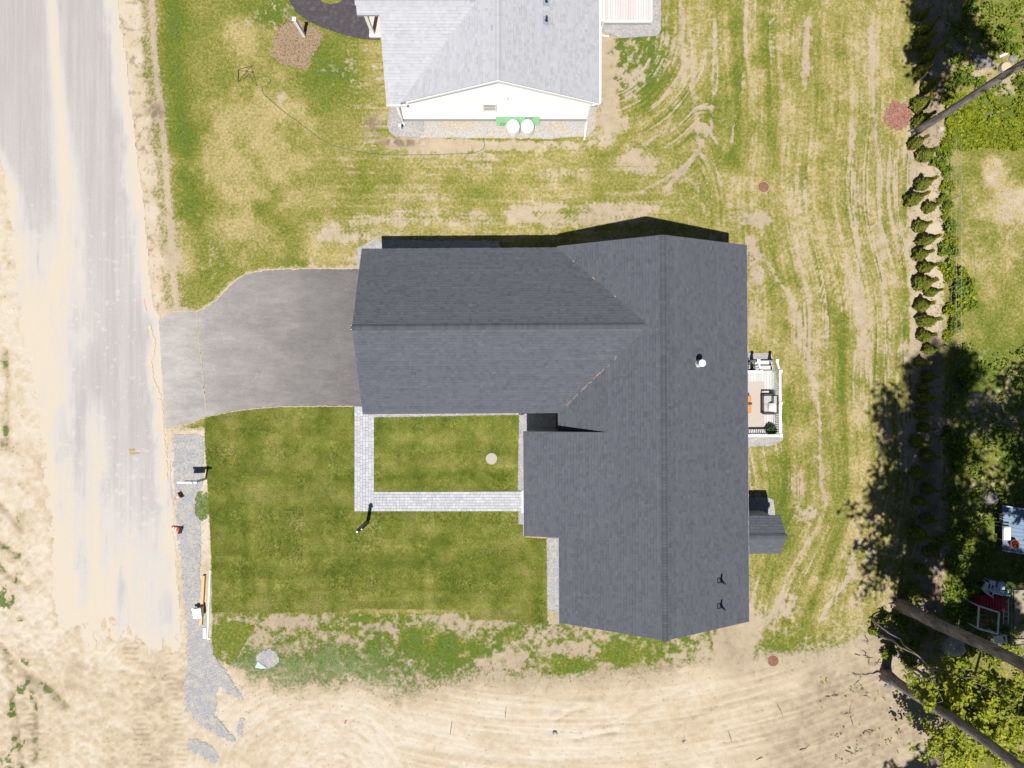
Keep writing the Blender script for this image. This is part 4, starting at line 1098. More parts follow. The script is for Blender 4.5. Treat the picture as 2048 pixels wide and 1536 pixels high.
def post(x, y, z0=ZF - .2, z1=RT + .06):
    o = MB().box(*gbox(x - 2.1, y - 2.1, x + 2.1, y + 2.1, z0, z1)).build('rail_post', M_RAIL, deck)
    MB().box(*gbox(x - 2.9, y - 2.9, x + 2.9, y + 2.9, z1 + .002, z1 + .03)).build('post_cap', M_RAIL, o)
rx = dX1 - 1.5
for x, y in ((rx, dY0 + 1.5), (rx, (dY0 + dY1) / 2), (rx, dY1 - 1.5), (476.5, dY1 - 1.5), (dX0 + 6, dY0 + 1.5)): post(x, y)
def railing(x0, y0, x1, y1, za=ZF, zb=ZF):
    p, q = A.p(x0, y0, 0), A.p(x1, y1, 0); L = (q - p).length
    up = Vector((0, 0, 1)); d = (q - p).normalized(); s_ = Vector((-d.y, d.x, 0))
    def bar(h, w, t, nm):
        a, b = p + up * (za + h), q + up * (zb + h)
        MB().prism([a + s_ * w, a - s_ * w, b - s_ * w, b + s_ * w], up * t).build(nm, M_RAIL, deck)
    bar(.86, .055, .06, 'top_rail'); bar(.08, .035, .05, 'bottom_rail')
    k = max(2, int(L / .115))
    for i in range(1, k):
        f = i / k; c = p.lerp(q, f); zz = za + (zb - za) * f
        b = MB().box(c + Vector((-.018, -.018, zz + .13)), c + Vector((.018, .018, zz + .86)))
        b.build('baluster', M_RAIL, deck)
railing(rx, dY0 + 4, rx, -42); railing(rx, -38, rx, dY1 - 4)
railing(dX0 + 8, dY0 + 1.5, rx - 3, dY0 + 1.5)
railing(dX0, dY1 - 1.5, 474, dY1 - 1.5)
# steps to the north
for i in range(2):
    zt = ZF - .2 * (i + 1); y0 = dY1 + .7 + i * 10.2
    MB().box(*gbox(478, y0, 511, y0 + 10, zt - .04, zt)).build('stair_tread', M_DECK, deck)
    MB().box(*gbox(478.5, y0 + 8.6, 510.5, y0 + 9.6, zt - .2, zt - .042)).build('stair_riser', M_RAIL, deck)
post(476.5, dY1 + 19.5, 0, ZF + .62); post(512.5, dY1 + 19.5, 0, ZF + .62)
railing(476.5, dY1 + 1, 476.5, dY1 + 17, ZF, ZF - .3); railing(512.5, dY1 + 1, 512.5, dY1 + 17, ZF, ZF - .3)
# what stands on the deck
M_RUG = plain('beige_rug_mat', (.40, .345, .305), .95, .05, .10, 14)
rug = MB().box(*gbox(424, -88, 494.5, 1, ZF + .004, ZF + .014)).build('rug', M_RUG)
tag(rug, 'beige patterned rug lying on the deck boards', 'rug')
rp = MB()
for y in range(-84, 0, 7):
    for x in (428, 490): rp.box(*gbox(x - .9, y - .9, x + .9, y + .9, ZF + .0145, ZF + .0155))
rp.build('border_dots', plain('rug_dot_mat', (.36, .29, .25), .95, .05), rug, kind='stuff')
M_WICK = plain('dark_brown_frame_mat', (.045, .035, .032), .6, .3, .2, 20)
M_CUSH = plain('grey_cushion_mat', (.36, .35, .34), .9, .1, .10, 10, bump=.2)
sofa = thing('outdoor_armchair', 'grey cushioned outdoor seat with dark arms facing west on the deck', 'armchair', A.p(500, -46, 0) + Vector((0, 0, ZF)))
MB().box(*gbox(487, -60, 510, -24, ZF + .12, ZF + .28)).build('seat_frame', M_WICK, sofa)
for y in (-42.3, -26): MB().box(*gbox(489, y - 15.5, 506, y, ZF + .284, ZF + .43)).build('seat_cushion', M_CUSH, sofa)
for y in (-42.3, -26): MB().box(*gbox(503, y - 15.5, 508.5, y, ZF + .436, ZF + .80)).build('back_cushion', M_CUSH, sofa)
MB().box(*gbox(509, -60, 511.2, -24, ZF + .284, ZF + .82)).build('backrest', M_WICK, sofa)
for y in (-60.6, -23.4):
    o = MB().box(*gbox(487, y - 1.4, 508.6, y + 1.4, ZF + .58, ZF + .62)).build('armrest', M_WICK, sofa)
    MB().box(*gbox(487.3, y - .9, 489, y + .9, ZF + .284, ZF + .578)).build('arm_post', M_WICK, o)
for x, y in ((488, -59), (508, -59), (488, -25), (508, -25)): MB().box(*gbox(x - .9, y - .9, x + .9, y + .9, ZF + .002, ZF + .118)).build('leg', M_WICK, sofa)
pm = MB(); c = A.p(501, -48, 0) + Vector((0, 0, ZF + .66))
for i in range(7):
    pass
vs, fs = [], []
for s_ in (-1, 1):
    for i in range(6):
        for j in range(6):
            a, b = i / 2.5 - 1, j / 2.5 - 1
            vs.append(c + Vector((s_ * .085 * (1 - a * a) ** .5 * (1 - b * b) ** .5 + .12 * b, .22 * a * (1 - .06 * b * b), .2 * b * (1 - .06 * a * a))))
for k in (0, 36):
    for i in range(5):
        for j in range(5):
            q = (k + i * 6 + j, k + i * 6 + j + 1, k + i * 6 + j + 7, k + i * 6 + j + 6); fs.append(q if k else q[::-1])
pil = pm.add(vs, fs).build('pillow', M_RAIL, smooth=True)
tag(pil, 'white throw pillow propped on the grey outdoor seat', 'pillow')
M_ORANGE = plain('orange_wood_mat', (.55, .20, .035), .5, .3, .2, 12)
tb = thing('coffee_table', 'low orange topped table half hidden under the roof edge on the deck', 'table', A.p(452, -41, 0) + Vector((0, 0, ZF)))
for y0, y1 in ((-58, -43.5), (-38, -26)): MB().box(*gbox(440, y0, 464.5, y1, ZF + .42, ZF + .45)).build('tabletop', M_ORANGE, tb)
MB().box(*gbox(439, -59, 463, -25, ZF + .38, ZF + .416)).build('table_frame', M_WICK, tb)
MB().box(*gbox(455, -42.8, 465, -38.6, ZF + .42, ZF + .50)).build('tray', M_BLACK, tb)
for x, y in ((441, -57), (461, -57), (441, -27), (461, -27)): MB().box(*gbox(x - 1, y - 1, x + 1, y + 1, ZF + .016, ZF + .378)).build('leg', M_WICK, tb)

# ---------------------------------------------------------------- leaves
def leaf_mat(name, stops, rough=.6):
    n = N(name)
    c = n.ramp(n.attr('tone'), stops)
    n.done(c, rough, .25)
    tr = n.new('ShaderNodeBsdfTranslucent'); n.set(tr.inputs[0], n.scale(c, 1.1))
    mx = n.new('ShaderNodeMixShader'); mx.inputs[0].default_value = .38
    n.nt.links.new(n.b.outputs[0], mx.inputs[1]); n.nt.links.new(tr.outputs[0], mx.inputs[2]); n.nt.links.new(mx.outputs[0], n.out.inputs[0])
    return n.m
M_LEAF_YG = leaf_mat('yellow_green_leaf_mat', [(0, (.115, .155, .010)), (.5, (.245, .29, .018)), (1, (.42, .43, .04))])
M_LEAF_G = leaf_mat('green_leaf_mat', [(0, (.07, .125, .012)), (.5, (.16, .23, .02)), (1, (.29, .36, .035))])
M_CEDAR = leaf_mat('cedar_spray_mat', [(0, (.045, .07, .008)), (.5, (.13, .16, .018)), (1, (.28, .28, .035))])
M_NEEDLE = leaf_mat('pine_needle_mat', [(0, (.02, .04, .012)), (1, (.06, .09, .025))])
n = N('grey_bark_mat')
fur = n.noise(7, 4, .7, sc=(2.2, 2.2, .28)); pat = n.noise(1.6, 4, .65)
c = n.ramp(n.math('MULTIPLY_ADD', n.math('SUBTRACT', fur, .5), 1.9, n.math('MULTIPLY_ADD', n.math('SUBTRACT', pat, .5), 1.0, .5)), [(0, (.07, .06, .055)), (.4, (.19, .168, .16)), (.7, (.29, .265, .255)), (1, (.42, .40, .38))])
n.bump(fur, 1.0, .05)
M_BARK = n.done(c, .95, .1)
M_BARKL = plain('pale_bark_mat', (.30, .27, .24), .95, .1, .3, 9, bump=.6)
def leaf_cloud(c, size, normal=None, flat=.0, r=None, long_=1.5, tone=None):
    """one folded leaf (two triangles) at each centre, at random angles"""
    r = r or rng
    c = np.asarray(c, float); k = len(c)
    n = r.normal(0, 1, (k, 3)); n[:, 2] = np.abs(n[:, 2]) + flat
    if normal is not None: n = n * .6 + normal
    n /= np.linalg.norm(n, axis=1, keepdims=True)
    a = np.cross(n, r.normal(0, 1, (k, 3))); a /= np.linalg.norm(a, axis=1, keepdims=True)
    b = np.cross(n, a)
    s = (size * (.6 + .8 * r.random(k)))[:, None]
    V = np.stack([c - a * s * long_ * .5, c + b * s * .45 + n * s * .12, c + a * s * long_ * .5, c - b * s * .45 + n * s * .12], 1).reshape(-1, 3)
    i = 4 * np.arange(k)[:, None]
    Fc = np.concatenate([i + np.array([[0, 3, 2]]), i + np.array([[0, 2, 1]])])
    t = r.random(k) if tone is None else tone
    return V, Fc, np.concatenate([t, t])
def leaves(name, c, size, mat, parent, **kw):
    lab = kw.pop('label', None); kind = kw.pop('kind', None)
    V, Fc, T = leaf_cloud(c, size, **kw)
    o0 = np.array(origin(parent)) if parent else 0
    return tag(link(name, np_mesh(name, V - o0, Fc, mat, face_attr={'tone': T}), parent), lab, kind=kind)
def ball(k, rad, r=None, shell=.55):
    r = r or rng
    d = r.normal(0, 1, (k, 3)); d /= np.linalg.norm(d, axis=1, keepdims=True)
    return d * (shell + (1 - shell) * r.random((k, 1))) * np.asarray(rad)

# --- potted plant on the deck corner
pot = thing('potted_plant', 'round green potted plant in the south east corner of the deck', 'plant', A.p(506, -94, 0) + Vector((0, 0, ZF)))
pc = A.p(506, -94, 0) + Vector((-.05, .02, ZF))
MB().lathe(pc, [(.14, .003), (.19, .3), (.2, .34), (.17, .34), (.16, .30)], 16).build('pot', M_WICK, pot)
q = ball(420, (.30, .30, .26)); q[:, 2] = np.abs(q[:, 2]) + .30
leaves('foliage', q + np.array(pc), .07, leaf_mat('pot_leaf_mat', [(0, (.03, .06, .025)), (.5, (.075, .13, .055)), (1, (.14, .21, .10))]), pot)
# --- black stand beside the steps
st = thing('folding_chair', 'black framed folding chair with pale slats beside the deck steps', 'chair', A.p(466, 32, 0))
for x in (455, 470):
    MB().tube([A.p(x, 26, 0), A.p(x + 1, 38, 0) + Vector((0, 0, .85))], .016, 6).build('leg', M_BLACK, st)
    MB().tube([A.p(x, 38, 0), A.p(x, 26, 0) + Vector((0, 0, .5))], .016, 6).build('leg', M_BLACK, st)
for i in range(4): MB().box(*gbox(455, 26.5 + i * 2.8, 471, 28.2 + i * 2.8, .44, .46)).build('slat', M_DECK, st)
MB().box(*gbox(455, 37.2, 471, 38.2, .62, .84)).build('backrest', M_BLACK, st)

# ================================================================ paved walkway
M_JOINT = plain('paver_joint_mat', (.29, .29, .30), .95, .1, .2, 10)
n = N('paver_mat')
c = n.ramp(n.math('ADD', n.math('MULTIPLY', n.rand(), .65), n.math('MULTIPLY', n.attr('tone'), .65)), [(0, (.345, .348, .37)), (.5, (.385, .388, .41)), (1, (.425, .427, .445))])
c = n.scale(c, n.math('MULTIPLY', n.math('MULTIPLY_ADD', n.noise(3, 4), .2, .9), n.math('MULTIPLY_ADD', n.noise(60, 2), .2, .9)))
M_PAVER = n.done(c, .9, .2)
walk = sheet('walkway', WALK, .022, M_JOINT, 'pale grey paver walkway from the driveway to the front door', jit=.15)
pav = []
cw = 39.0 / 7
for k in range(7):                       # vertical leg, seven courses
    y = 813.0
    while y < 1022:
        l = min(random.choice((5.6, 8.4, 11.2)), 1022.3 - y)
        if l > 2: pav.append((709.3 + k * cw, y, cw, l))
        y += l
for k in range(7):
    x = 748.6
    while x < 1047:
        l = min(random.choice((5.6, 8.4, 11.2)), 1047.5 - x)
        if l > 2: pav.append((x, 983.2 + k * cw, l, cw))
        x += l
def paver_mesh(w, d, mb=None, org=(0, 0, 0), tone=0.0):
    mb = mb or MB(); g, ch, h = .004, .006, .03
    w, d = w * S, d * S; a, b = g, g; o = Vector(org)
    V = []
    for i_, z_ in ((0, -.02), (0, h - ch), (ch, h)):
        V += [o + Vector((x_, y_, z_)) for x_, y_ in ((a + i_, -b - i_), (a + i_, -d + b + i_), (w - a - i_, -d + b + i_), (w - a - i_, -b - i_))]
    mb.add(V, [(4 * q + i, 4 * q + (i + 1) % 4, 4 * q + 4 + (i + 1) % 4, 4 * q + 4 + i) for q in range(2) for i in range(4)] + [(8, 9, 10, 11)], tone)
    return mb
pm_cache = {}
rest = MB()
random.shuffle(pav)
for i, (x, y, w, d) in enumerate(pav):
    zj = random.uniform(-.003, .003)
    if i < 300:
        key = (round(w, 1), round(d, 1))
        if key not in pm_cache:
            mb = paver_mesh(w, d); me = bpy.data.meshes.new('paver'); me.from_pydata(mb.v, [], mb.f); me.materials.append(M_PAVER); pm_cache[key] = me
        link('paver', pm_cache[key], walk, (X(x), Y(y), .022 + zj))
    else: paver_mesh(w, d, rest, (X(x), Y(y), .022 + zj), random.random())
rest.build('paver', M_PAVER, walk, kind='stuff', label='further pavers of the walkway')

# ================================================================ things by the light house
M_TANK = plain('white_tank_mat', (.80, .80, .81), .35, .5, .03, 3)
for i, (x, y) in enumerate(((2.0, 503.0), (30.0, 503.0))):
    b = B.p(x, y, 0)
    t = thing('propane_tank', ('white upright propane tank, the left one of two against the green board', 'white upright propane tank, the right one of two, nearer the downspout')[i], 'propane tank', b, 'propane tanks by the white gable wall')
    o = MB().lathe(b + Vector((0, 0, .06)), [(.30, 0), (.355, .06), (.36, .10), (.36, .78), (.352, .86), (.32, .94), (.25, 1.0), (.14, 1.03), (.02, 1.04)], 28).build('tank_body', M_TANK, t, smooth=True)
    MB().lathe(b + Vector((0, 0, 1.05)), [(.12, 0), (.12, .10), (.10, .13), (.03, .14)], 16).build('valve_dome', M_TANK, t)
    MB().lathe(b, [(.31, 0), (.31, .075)], 24).build('foot_ring', M_CONCRETE, t)
    if i: MB().box(b + Vector((.02, -.368, .66)), b + Vector((.07, -.352, .69))).build('label_plate', M_BLACK, t)
M_GREEN = plain('green_sheathing_mat', (.26, .50, .28), .7, .2, .1, 3)
gs = thing('sheathing_board', 'green sheathing board leaning on the white wall behind the two tanks', 'board', B.p(11, 518, 0))
lo, hi = B.p(-31.5, 515.5, 0) + Vector((0, 0, .015)), B.p(54.5, 515.5, 0) + Vector((0, 0, .015))
top = Vector((0, .19, .78)); tn = Vector((0, -.97, .24)) * .012
MB().prism([lo, hi, hi + top, lo + top], -tn).build('panel', M_GREEN, gs)
M_INK = plain('dark_print_mat', (.035, .10, .05), .8, .1)
def glyphs(u0, v0, h, seq, mb):
    """printed strokes on the leaning board: u along it (m), v up the slope (0-1)"""
    def pt(u, v): return lo + (hi - lo).normalized() * u + top * v + tn * .35
    for k_, ch in enumerate(seq):
        x = u0 + k_ * h * .85
        st_ = {'z': [((0, 1), (.6, 1)), ((.6, 1), (0, 0)), ((0, 0), (.6, 0))], 'i': [((.3, 0), (.3, 1))], 'p': [((0, 0), (0, 1)), ((0, 1), (.55, 1)), ((.55, 1), (.55, .5)), ((.55, .5), (0, .5))],
               '2': [((0, 1), (.55, 1)), ((.55, 1), (.55, .55)), ((.55, .55), (0, 0)), ((0, 0), (.55, 0))], '-': [((0, .5), (.5, .5))], 'w': [((0, 1), (.15, 0)), ((.15, 0), (.3, .7)), ((.3, .7), (.45, 0)), ((.45, 0), (.6, 1))]}[ch]
        for (ax, ay), (bx, by) in st_:
            sl_ = .25
            a = pt(x + (ax + sl_ * ay) * h, v0 + ay * h / .8); b_ = pt(x + (bx + sl_ * by) * h, v0 + by * h / .8)
            d = (b_ - a).normalized(); s_ = d.cross(tn.normalized()) * h * .09
            mb.add([a - s_, b_ - s_, b_ + s_, a + s_], [(0, 1, 2, 3)])
mb = MB(); glyphs(.20, .10, .17, 'z2', mb); glyphs(1.55, .80, .13, 'wi2z', mb); glyphs(.80, .86, .08, '--', mb)
mb.build('printed_marks', M_INK, gs, kind='stuff', label='dark printed marks on the green board')
# stand pipe and hose
M_PIPE = plain('white_pipe_mat', (.78, .78, .76), .4, .4, .05, 8)
sp = thing('standpipe', 'short white standpipe in the gravel at the corner of the white house', 'standpipe', P(803, 259))
MB().tube([P(803, 259), P(803, 259) + Vector((0, 0, .5))], .045, 10).build('pipe', M_PIPE, sp)
MB().box(P(803, 259) + Vector((-.07, -.07, .502)), P(803, 259) + Vector((.07, .07, .6))).build('cap', M_PIPE, sp)
M_HOSE = plain('green_hose_mat', (.055, .11, .06), .5, .4, .2, 20)
def spline(pts, k=6):
    out = []
    pts = [Vector(p) for p in pts]
    for i in range(len(pts) - 1):
        p0, p1, p2, p3 = pts[max(i - 1, 0)], pts[i], pts[i + 1], pts[min(i + 2, len(pts) - 1)]
        for j in range(k):
            t = j / k
            out.append(.5 * (2 * p1 + (p2 - p0) * t + (2 * p0 - 5 * p1 + 4 * p2 - p3) * t * t + (3 * p1 - p0 - 3 * p2 + p3) * t ** 3))
    return out + [pts[-1]]
hz = lambda px, py, d=.02: Vector((X(px), Y(py), float(ground_z(px, py)) + d))
hp = [(488, 150), (500, 156), (516, 155), (530, 153), (539, 156), (541, 163), (536, 169), (527, 173), (525, 180), (530, 190), (560, 217), (600, 247), (640, 277), (664, 290), (700, 300), (760, 309), (840, 310), (905, 308), (945, 306), (966, 298), (968, 284), (962, 270), (930, 264), (880, 264), (840, 262), (818, 260), (804, 258)]
o = MB().tube([hz(p.x, p.y) for p in spline([(a, b, 0) for a, b in hp])], .016, 6).build('garden_hose', M_HOSE, smooth=True)
tag(o, 'long green garden hose winding over the lawn from the sprinkler to the white house', 'hose')
sk = thing('sprinkler', 'black tripod sprinkler standing on the dry lawn near the road', 'sprinkler', P(494, 142))
hd = P(493.5, 142.5, .75)
for px, py in ((476.5, 164), (503.5, 132.5), (515, 173), (478, 141)): MB().tube([hd, hz(px, py, 0)], .012, 6).build('leg', M_BLACK, sk)
MB().tube([hz(478, 140, .05), hz(503, 133, .05)], .012, 6).build('spreader', M_BLACK, sk); MB().tube([hz(478, 140, .05), hz(476.5, 163, .05)], .012, 6).build('spreader', M_BLACK, sk)
MB().lathe(hd - Vector((0, 0, .02)), [(.03, 0), (.035, .05), (.02, .12)], 10).build('sprinkler_head', plain('rust_red_mat', (.25, .06, .03), .7, .3), sk)
# white post beside the mulch bed
M_POSTW = plain('white_post_mat', (.78, .79, .81), .4, .4, .04, 4)
wp = thing('white_post', 'square white post standing alone in the brown mulch bed', 'post', P(608.5, 72))
b = P(608.5, 72)
MB().box(b + Vector((-.075, -.075, 0)), b + Vector((.075, .075, 1.7))).build('shaft', M_POSTW, wp)
MB().box(b + Vector((-.095, -.095, 1.702)), b + Vector((.095, .095, 1.74))).build('cap', M_POSTW, wp)

# ================================================================ front yard things
M_LAMPPOST = plain('dark_grey_post_mat', (.06, .065, .075), .5, .4, .1, 6)
lp = thing('lamp_post', 'dark grey lamp post with a lantern beside the corner of the paver walkway', 'lamp post', P(735.8, 1043))
b = P(735.8, 1043)
MB().box(b + Vector((-.08, -.08, 0)), b + Vector((.08, .08, 2.15))).build('shaft', M_LAMPPOST, lp)
t = b + Vector((0, 0, 2.15))
ln = MB().lathe(t, [(.05, .003), (.055, .06), (.11, .08), (.12, .30), (.05, .36), (.03, .40)], 4).build('lantern', M_BLACK, lp)
MB().lathe(t, [(.06, .401), (.05, .44), (.015, .46)], 8).build('finial', M_POSTW, ln)
MB().box(t + Vector((.09, .0, -.1)), t + Vector((.15, .05, -.04))).build('sensor', M_POSTW, lp)
cv = MB().lathe(P(983, 917, .02), [(.30, .0), (.315, .03), (.30, .045), (.06, .055), (.0, .055)], 28).build('concrete_cover', plain('pale_concrete_mat', (.34, .31, .265), .9, .2, .15, 10, bump=.3))
tag(cv, 'round pale concrete cover set in the sod rectangle', 'cover')
# property sign on a post
sn = thing('sign_post', 'white post with a hanging sign panel at the road edge of the lawn', 'sign', P(412, 957))
b = P(412, 957)
MB().box(b + Vector((-.05, -.05, 0)), b + Vector((.05, .05, 1.72))).build('shaft', M_POSTW, sn)
MB().box(b + Vector((-.80, -.045, 1.48)), b + Vector((-.052, .045, 1.57))).build('arm', M_POSTW, sn)
MB().box(b + Vector((.052, -.045, 1.48)), b + Vector((.22, .045, 1.57))).build('arm', M_POSTW, sn)
pn = MB().box(b + Vector((-.72, -.012, .80)), b + Vector((-.12, .012, 1.40))).build('sign_panel', plain('grey_blue_panel_mat', (.30, .34, .38), .5, .4, .05, 3), sn)
for x in (-.66, -.18): MB().tube([b + Vector((x, 0, 1.398)), b + Vector((x, 0, 1.485))], .006, 5).build('hook', M_BLACK, pn)
# traffic cones, both lying on their sides
M_CONE = plain('orange_cone_mat', (.70, .085, .025), .5, .4, .08, 10)
M_CONEW = plain('cone_band_mat', (.72, .70, .66), .4, .4, .05, 10)
def cone(label, tip, base, z0):
    """lying cone: tip and base centre in photo pixels on the ground"""
    tb, bb = hz(*tip, .05), hz(*base, .16)
    t = thing('traffic_cone', label, 'traffic cone', hz(*base, 0), 'fallen cones by the gravel strip')
    d = (tb - bb)
    r = lambda f: .16 * (1 - f) + .035 * f
    for f0, f1, mt in ((.03, .38, M_CONE), (.38, .56, M_CONEW), (.56, .68, M_CONE), (.68, .80, M_CONEW), (.80, 1.0, M_CONE)):
        MB().tube([bb + d * f0, bb + d * f1], [r(f0), r(f1)], 16).build('cone_body' if mt == M_CONE else 'reflective_band', mt, t)
    q = d.to_track_quat('Z', 'Y')
    vs = []
    for z in (-.012, .012):
        for x, y in ((-.165, -.165), (.165, -.165), (.165, .165), (-.165, .165)): v = Vector((x, y, z)); v.rotate(q); vs.append(bb + v)
    MB().add(vs, [(3, 2, 1, 0), (4, 5, 6, 7), (0, 1, 5, 4), (1, 2, 6, 5), (2, 3, 7, 6), (3, 0, 4, 7)]).build('base_plate', M_BLACK, t)
cone('fallen orange traffic cone nearer the sign post', (352.5, 996), (365, 988), 0)
cone('fallen orange traffic cone with its dark base toward the lawn, farther from the sign', (344.5, 1053), (364.5, 1060), 0)
# building leftovers on the gravel strip
M_LUMBER = plain('new_lumber_mat', (.50, .355, .19), .8, .2, .15, 10)
bmv = MB(); a, b_ = hz(409.5, 1150, 0), hz(403.5, 1248, 0); d = (b_ - a).normalized(); s_ = Vector((-d.y, d.x, 0)) * .075
o = bmv.prism([a - s_, b_ - s_, b_ + s_, a + s_], (0, 0, .17)).build('lumber_beam', M_LUMBER)
tag(o, 'new tan lumber beam lying along the gravel strip under a white crate', 'beam')
a, b_ = hz(421, 1140, .035), hz(415.5, 1277, .035)
o = MB().tube([a, b_], .04, 8).build('plastic_pipe', M_PIPE); tag(o, 'long thin white plastic pipe lying at the edge of the lawn', 'pipe')
o = MB().box(hz(407, 1277, .0), hz(412.5, 1256, .06)).build('white_board', M_POSTW); tag(o, 'short flat white board lying south of the lumber beam', 'board')
o = MB().box(hz(415.6, 1278, .0), hz(421, 1276, .05)).build('pipe_offcut', M_PIPE); tag(o, 'small white pipe offcut at the south end of the long pipe', 'pipe')
cr = thing('white_crate', 'square off white box sitting on top of the lumber beam', 'box', hz(402.5, 1221, .17))
c = hz(402.5, 1221, .18)
MB().box(c + Vector((-.21, -.24, 0)), c + Vector((.21, .24, .30)), rot=.12).build('body', plain('off_white_box_mat', (.66, .63, .57), .7, .2, .06, 5), cr)
MB().box(c + Vector((-.225, -.255, .302)), c + Vector((.225, .255, .335)), rot=.12).build('lid', plain('off_white_lid_mat', (.72, .70, .66), .7, .2, .05, 5), cr)
o = MB().box(c + Vector((-.36, .13, .1)), c + Vector((-.22, .23, .2)), rot=.12).build('handle', M_POSTW, cr)
# torn sheet of plastic
M_TARP = plain('pale_blue_plastic_mat', (.36, .44, .45), .35, .5, .15, 6)
mb = MB(); pts = [(511, 1334), (514, 1326), (517, 1322), (523, 1328), (531, 1332), (534, 1335), (524, 1336)]
mb.prism([hz(x, y, random.uniform(.02, .08)) for x, y in pts][::-1], (0, 0, .012))
tag(mb.build('plastic_sheet', M_TARP), 'torn pale blue plastic sheet beside a small heap of gravel south of the lawn', 'plastic sheet')
# septic lids
M_RUST = plain('rusty_lid_mat', (.19, .095, .065), .8, .3, .6, 9, bump=.4)
for i, (px, py, r_) in enumerate(((1526.5, 374.5, .27), (1545.5, 1321, .28))):
    b = hz(px, py, .0); b.z = max(b.z, 0) + .01
    t = thing('access_lid', ('round rust brown lid in the grass north east of the dark roofed house', 'round rust brown lid at the south end of the yard near the sand')[i], 'lid', b, 'buried access lids')
    MB().lathe(b, [(r_ + .05, -.05), (r_ + .05, .025), (r_ + .012, .03), (r_ + .01, -.02)], 28).build('collar', plain('collar_mat', (.36, .27, .17), .9, .2, .2, 14), t)
    MB().lathe(b, [(r_, -.02), (r_, .035), (r_ * .8, .05), (r_ * .76, .04), (r_ * .5, .045), (r_ * .46, .06), (r_ * .25, .06), (r_ * .2, .045), (0, .05)], 28).build('cover', M_RUST, t)
# grade stakes and litter on the sand
M_STAKE = plain('weathered_stake_mat', (.10, .09, .085), .9, .1, .2, 20)
for i, (bx, by, tx, ty, lb) in enumerate(((1010, 1437, 1012.5, 1413, 'thin dark grade stake leaning in the sand, the nearest one to the roof'), (899.5, 1474, 904, 1443, 'thin dark grade stake west of the other stakes on the sand'),
                                      (1464, 1489, 1456.5, 1463, 'thin dark grade stake on the sand below the roof corner'), (1566, 1433, 1554, 1409, 'thin bent stake on the pale sand near the fallen twigs'))):
    a, t_ = hz(bx, by, -.05), hz((bx + tx) / 2, (by + ty) / 2, .16)
    tag(MB().tube([a, t_, hz(tx, ty, .05)], .014, 5).build('stake', M_STAKE), lb, 'stake')
o = MB().box(hz(689, 1448, .0), hz(692, 1441, .03), rot=-.4).build('red_scrap', plain('red_plastic_mat', (.30, .02, .02), .5, .3)); tag(o, 'small red plastic scrap lying on the sand', 'scrap')
o = MB().lathe(hz(1110, 1467, 0), [(.12, 0), (.15, .05), (.10, .12), (.02, .14)], 7).build('grey_stone', M_CONCRETE); tag(o, 'single grey stone lying on the sand lot', 'stone')
# ================================================================ neighbour's yard at the right edge
NB = thing('painted_platform', 'low blue grey plank platform cut off by the right edge of the photo', 'platform', P(2030, 1060))
M_BLUE = plain('blue_grey_plank_mat', (.16, .235, .32), .7, .3, .12, 3, rnd=.08)
x0, y0, x1, y1 = 2004, 1013, 2110, 1099
np_ = 11
for i in range(np_):
    ya, yb = y0 + (y1 - y0) * i / np_, y0 + (y1 - y0) * (i + 1) / np_ - .5
    sh = .16
    MB().prism([P(x0, ya, .45), P(x0, yb, .45), P(x1, yb + sh * (x1 - x0), .45), P(x1, ya + sh * (x1 - x0), .45)], (0, 0, .035)).build('plank', M_BLUE, NB)
MB().prism([P(x0, y0 - 3, .47), P(x0, y0 - .6, .47), P(x1, y0 + 16, .47), P(x1, y0 + 13.6, .47)], (0, 0, .05)).build('edge_board', plain('pale_blue_trim_mat', (.42, .52, .60), .6, .3), NB)
MB().prism([P(x0, y1 + .2, .47), P(x0, y1 + 2.6, .47), P(x1, y1 + 19.4, .47), P(x1, y1 + 17, .47)], (0, 0, .05)).build('edge_board', plain('pale_blue_trim_b_mat', (.42, .52, .60), .6, .3), NB)
MB().prism([P(x0 + 1, y0, 0), P(x0 + 1, y1, 0), P(x1, y1 + 17, 0), P(x1, y0 + 17, 0)], (0, 0, .445)).build('base', M_WICK, NB)
M_CHAIRG = plain('weathered_grey_mat', (.22, .22, .21), .8, .2, .15, 8)
M_PLW = plain('white_plastic_mat', (.74, .75, .76), .4, .4, .05, 6)
def chair(label, c, mat, rot=0.0, grp=None, leg=None, back=True):
    t = thing('garden_chair', label, 'chair', c, grp)
    R = lambda x, y, z: c + Vector((x * math.cos(rot) - y * math.sin(rot), x * math.sin(rot) + y * math.cos(rot), z))
    MB().prism([R(-.24, -.23, .40), R(.24, -.23, .40), R(.24, .23, .40), R(-.24, .23, .40)], (0, 0, .04)).build('seat', mat, t)
    for i in range(4):
        x = -.19 + i * .127
        MB().prism([R(x - .045, .23, .46), R(x + .045, .23, .46), R(x + .045, .34, .88), R(x - .045, .34, .88)], R(0, .03, 0) - R(0, 0, 0)).build('back_slat', mat, t)
    for x, y in ((-.22, -.2), (.22, -.2), (-.22, .22), (.22, .22)): MB().tube([R(x, y, .40), R(x * 1.15, y * 1.15, 0)], .022, 6).build('leg', leg or mat, t)
    for s_ in (-1, 1): MB().prism([R(s_ * .27 - .03, -.22, .62), R(s_ * .27 + .03, -.22, .62), R(s_ * .27 + .03, .26, .64), R(s_ * .27 - .03, .26, .64)], (0, 0, .03)).build('armrest', mat, t)
    return t
chair('weathered grey garden chair beside the blue platform, behind the white topped table', P(1996, 1033), M_CHAIRG, math.pi / 2)
tw = thing('garden_table', 'small table with a pale blue white top beside the blue platform', 'table', P(1995, 1062))
b = P(1995, 1062)
MB().box(b + Vector((-.17, -.32, .66)), b + Vector((.20, .34, .70))).build('tabletop', plain('pale_blue_top_mat', (.62, .70, .78), .4, .4, .12, 3), tw)
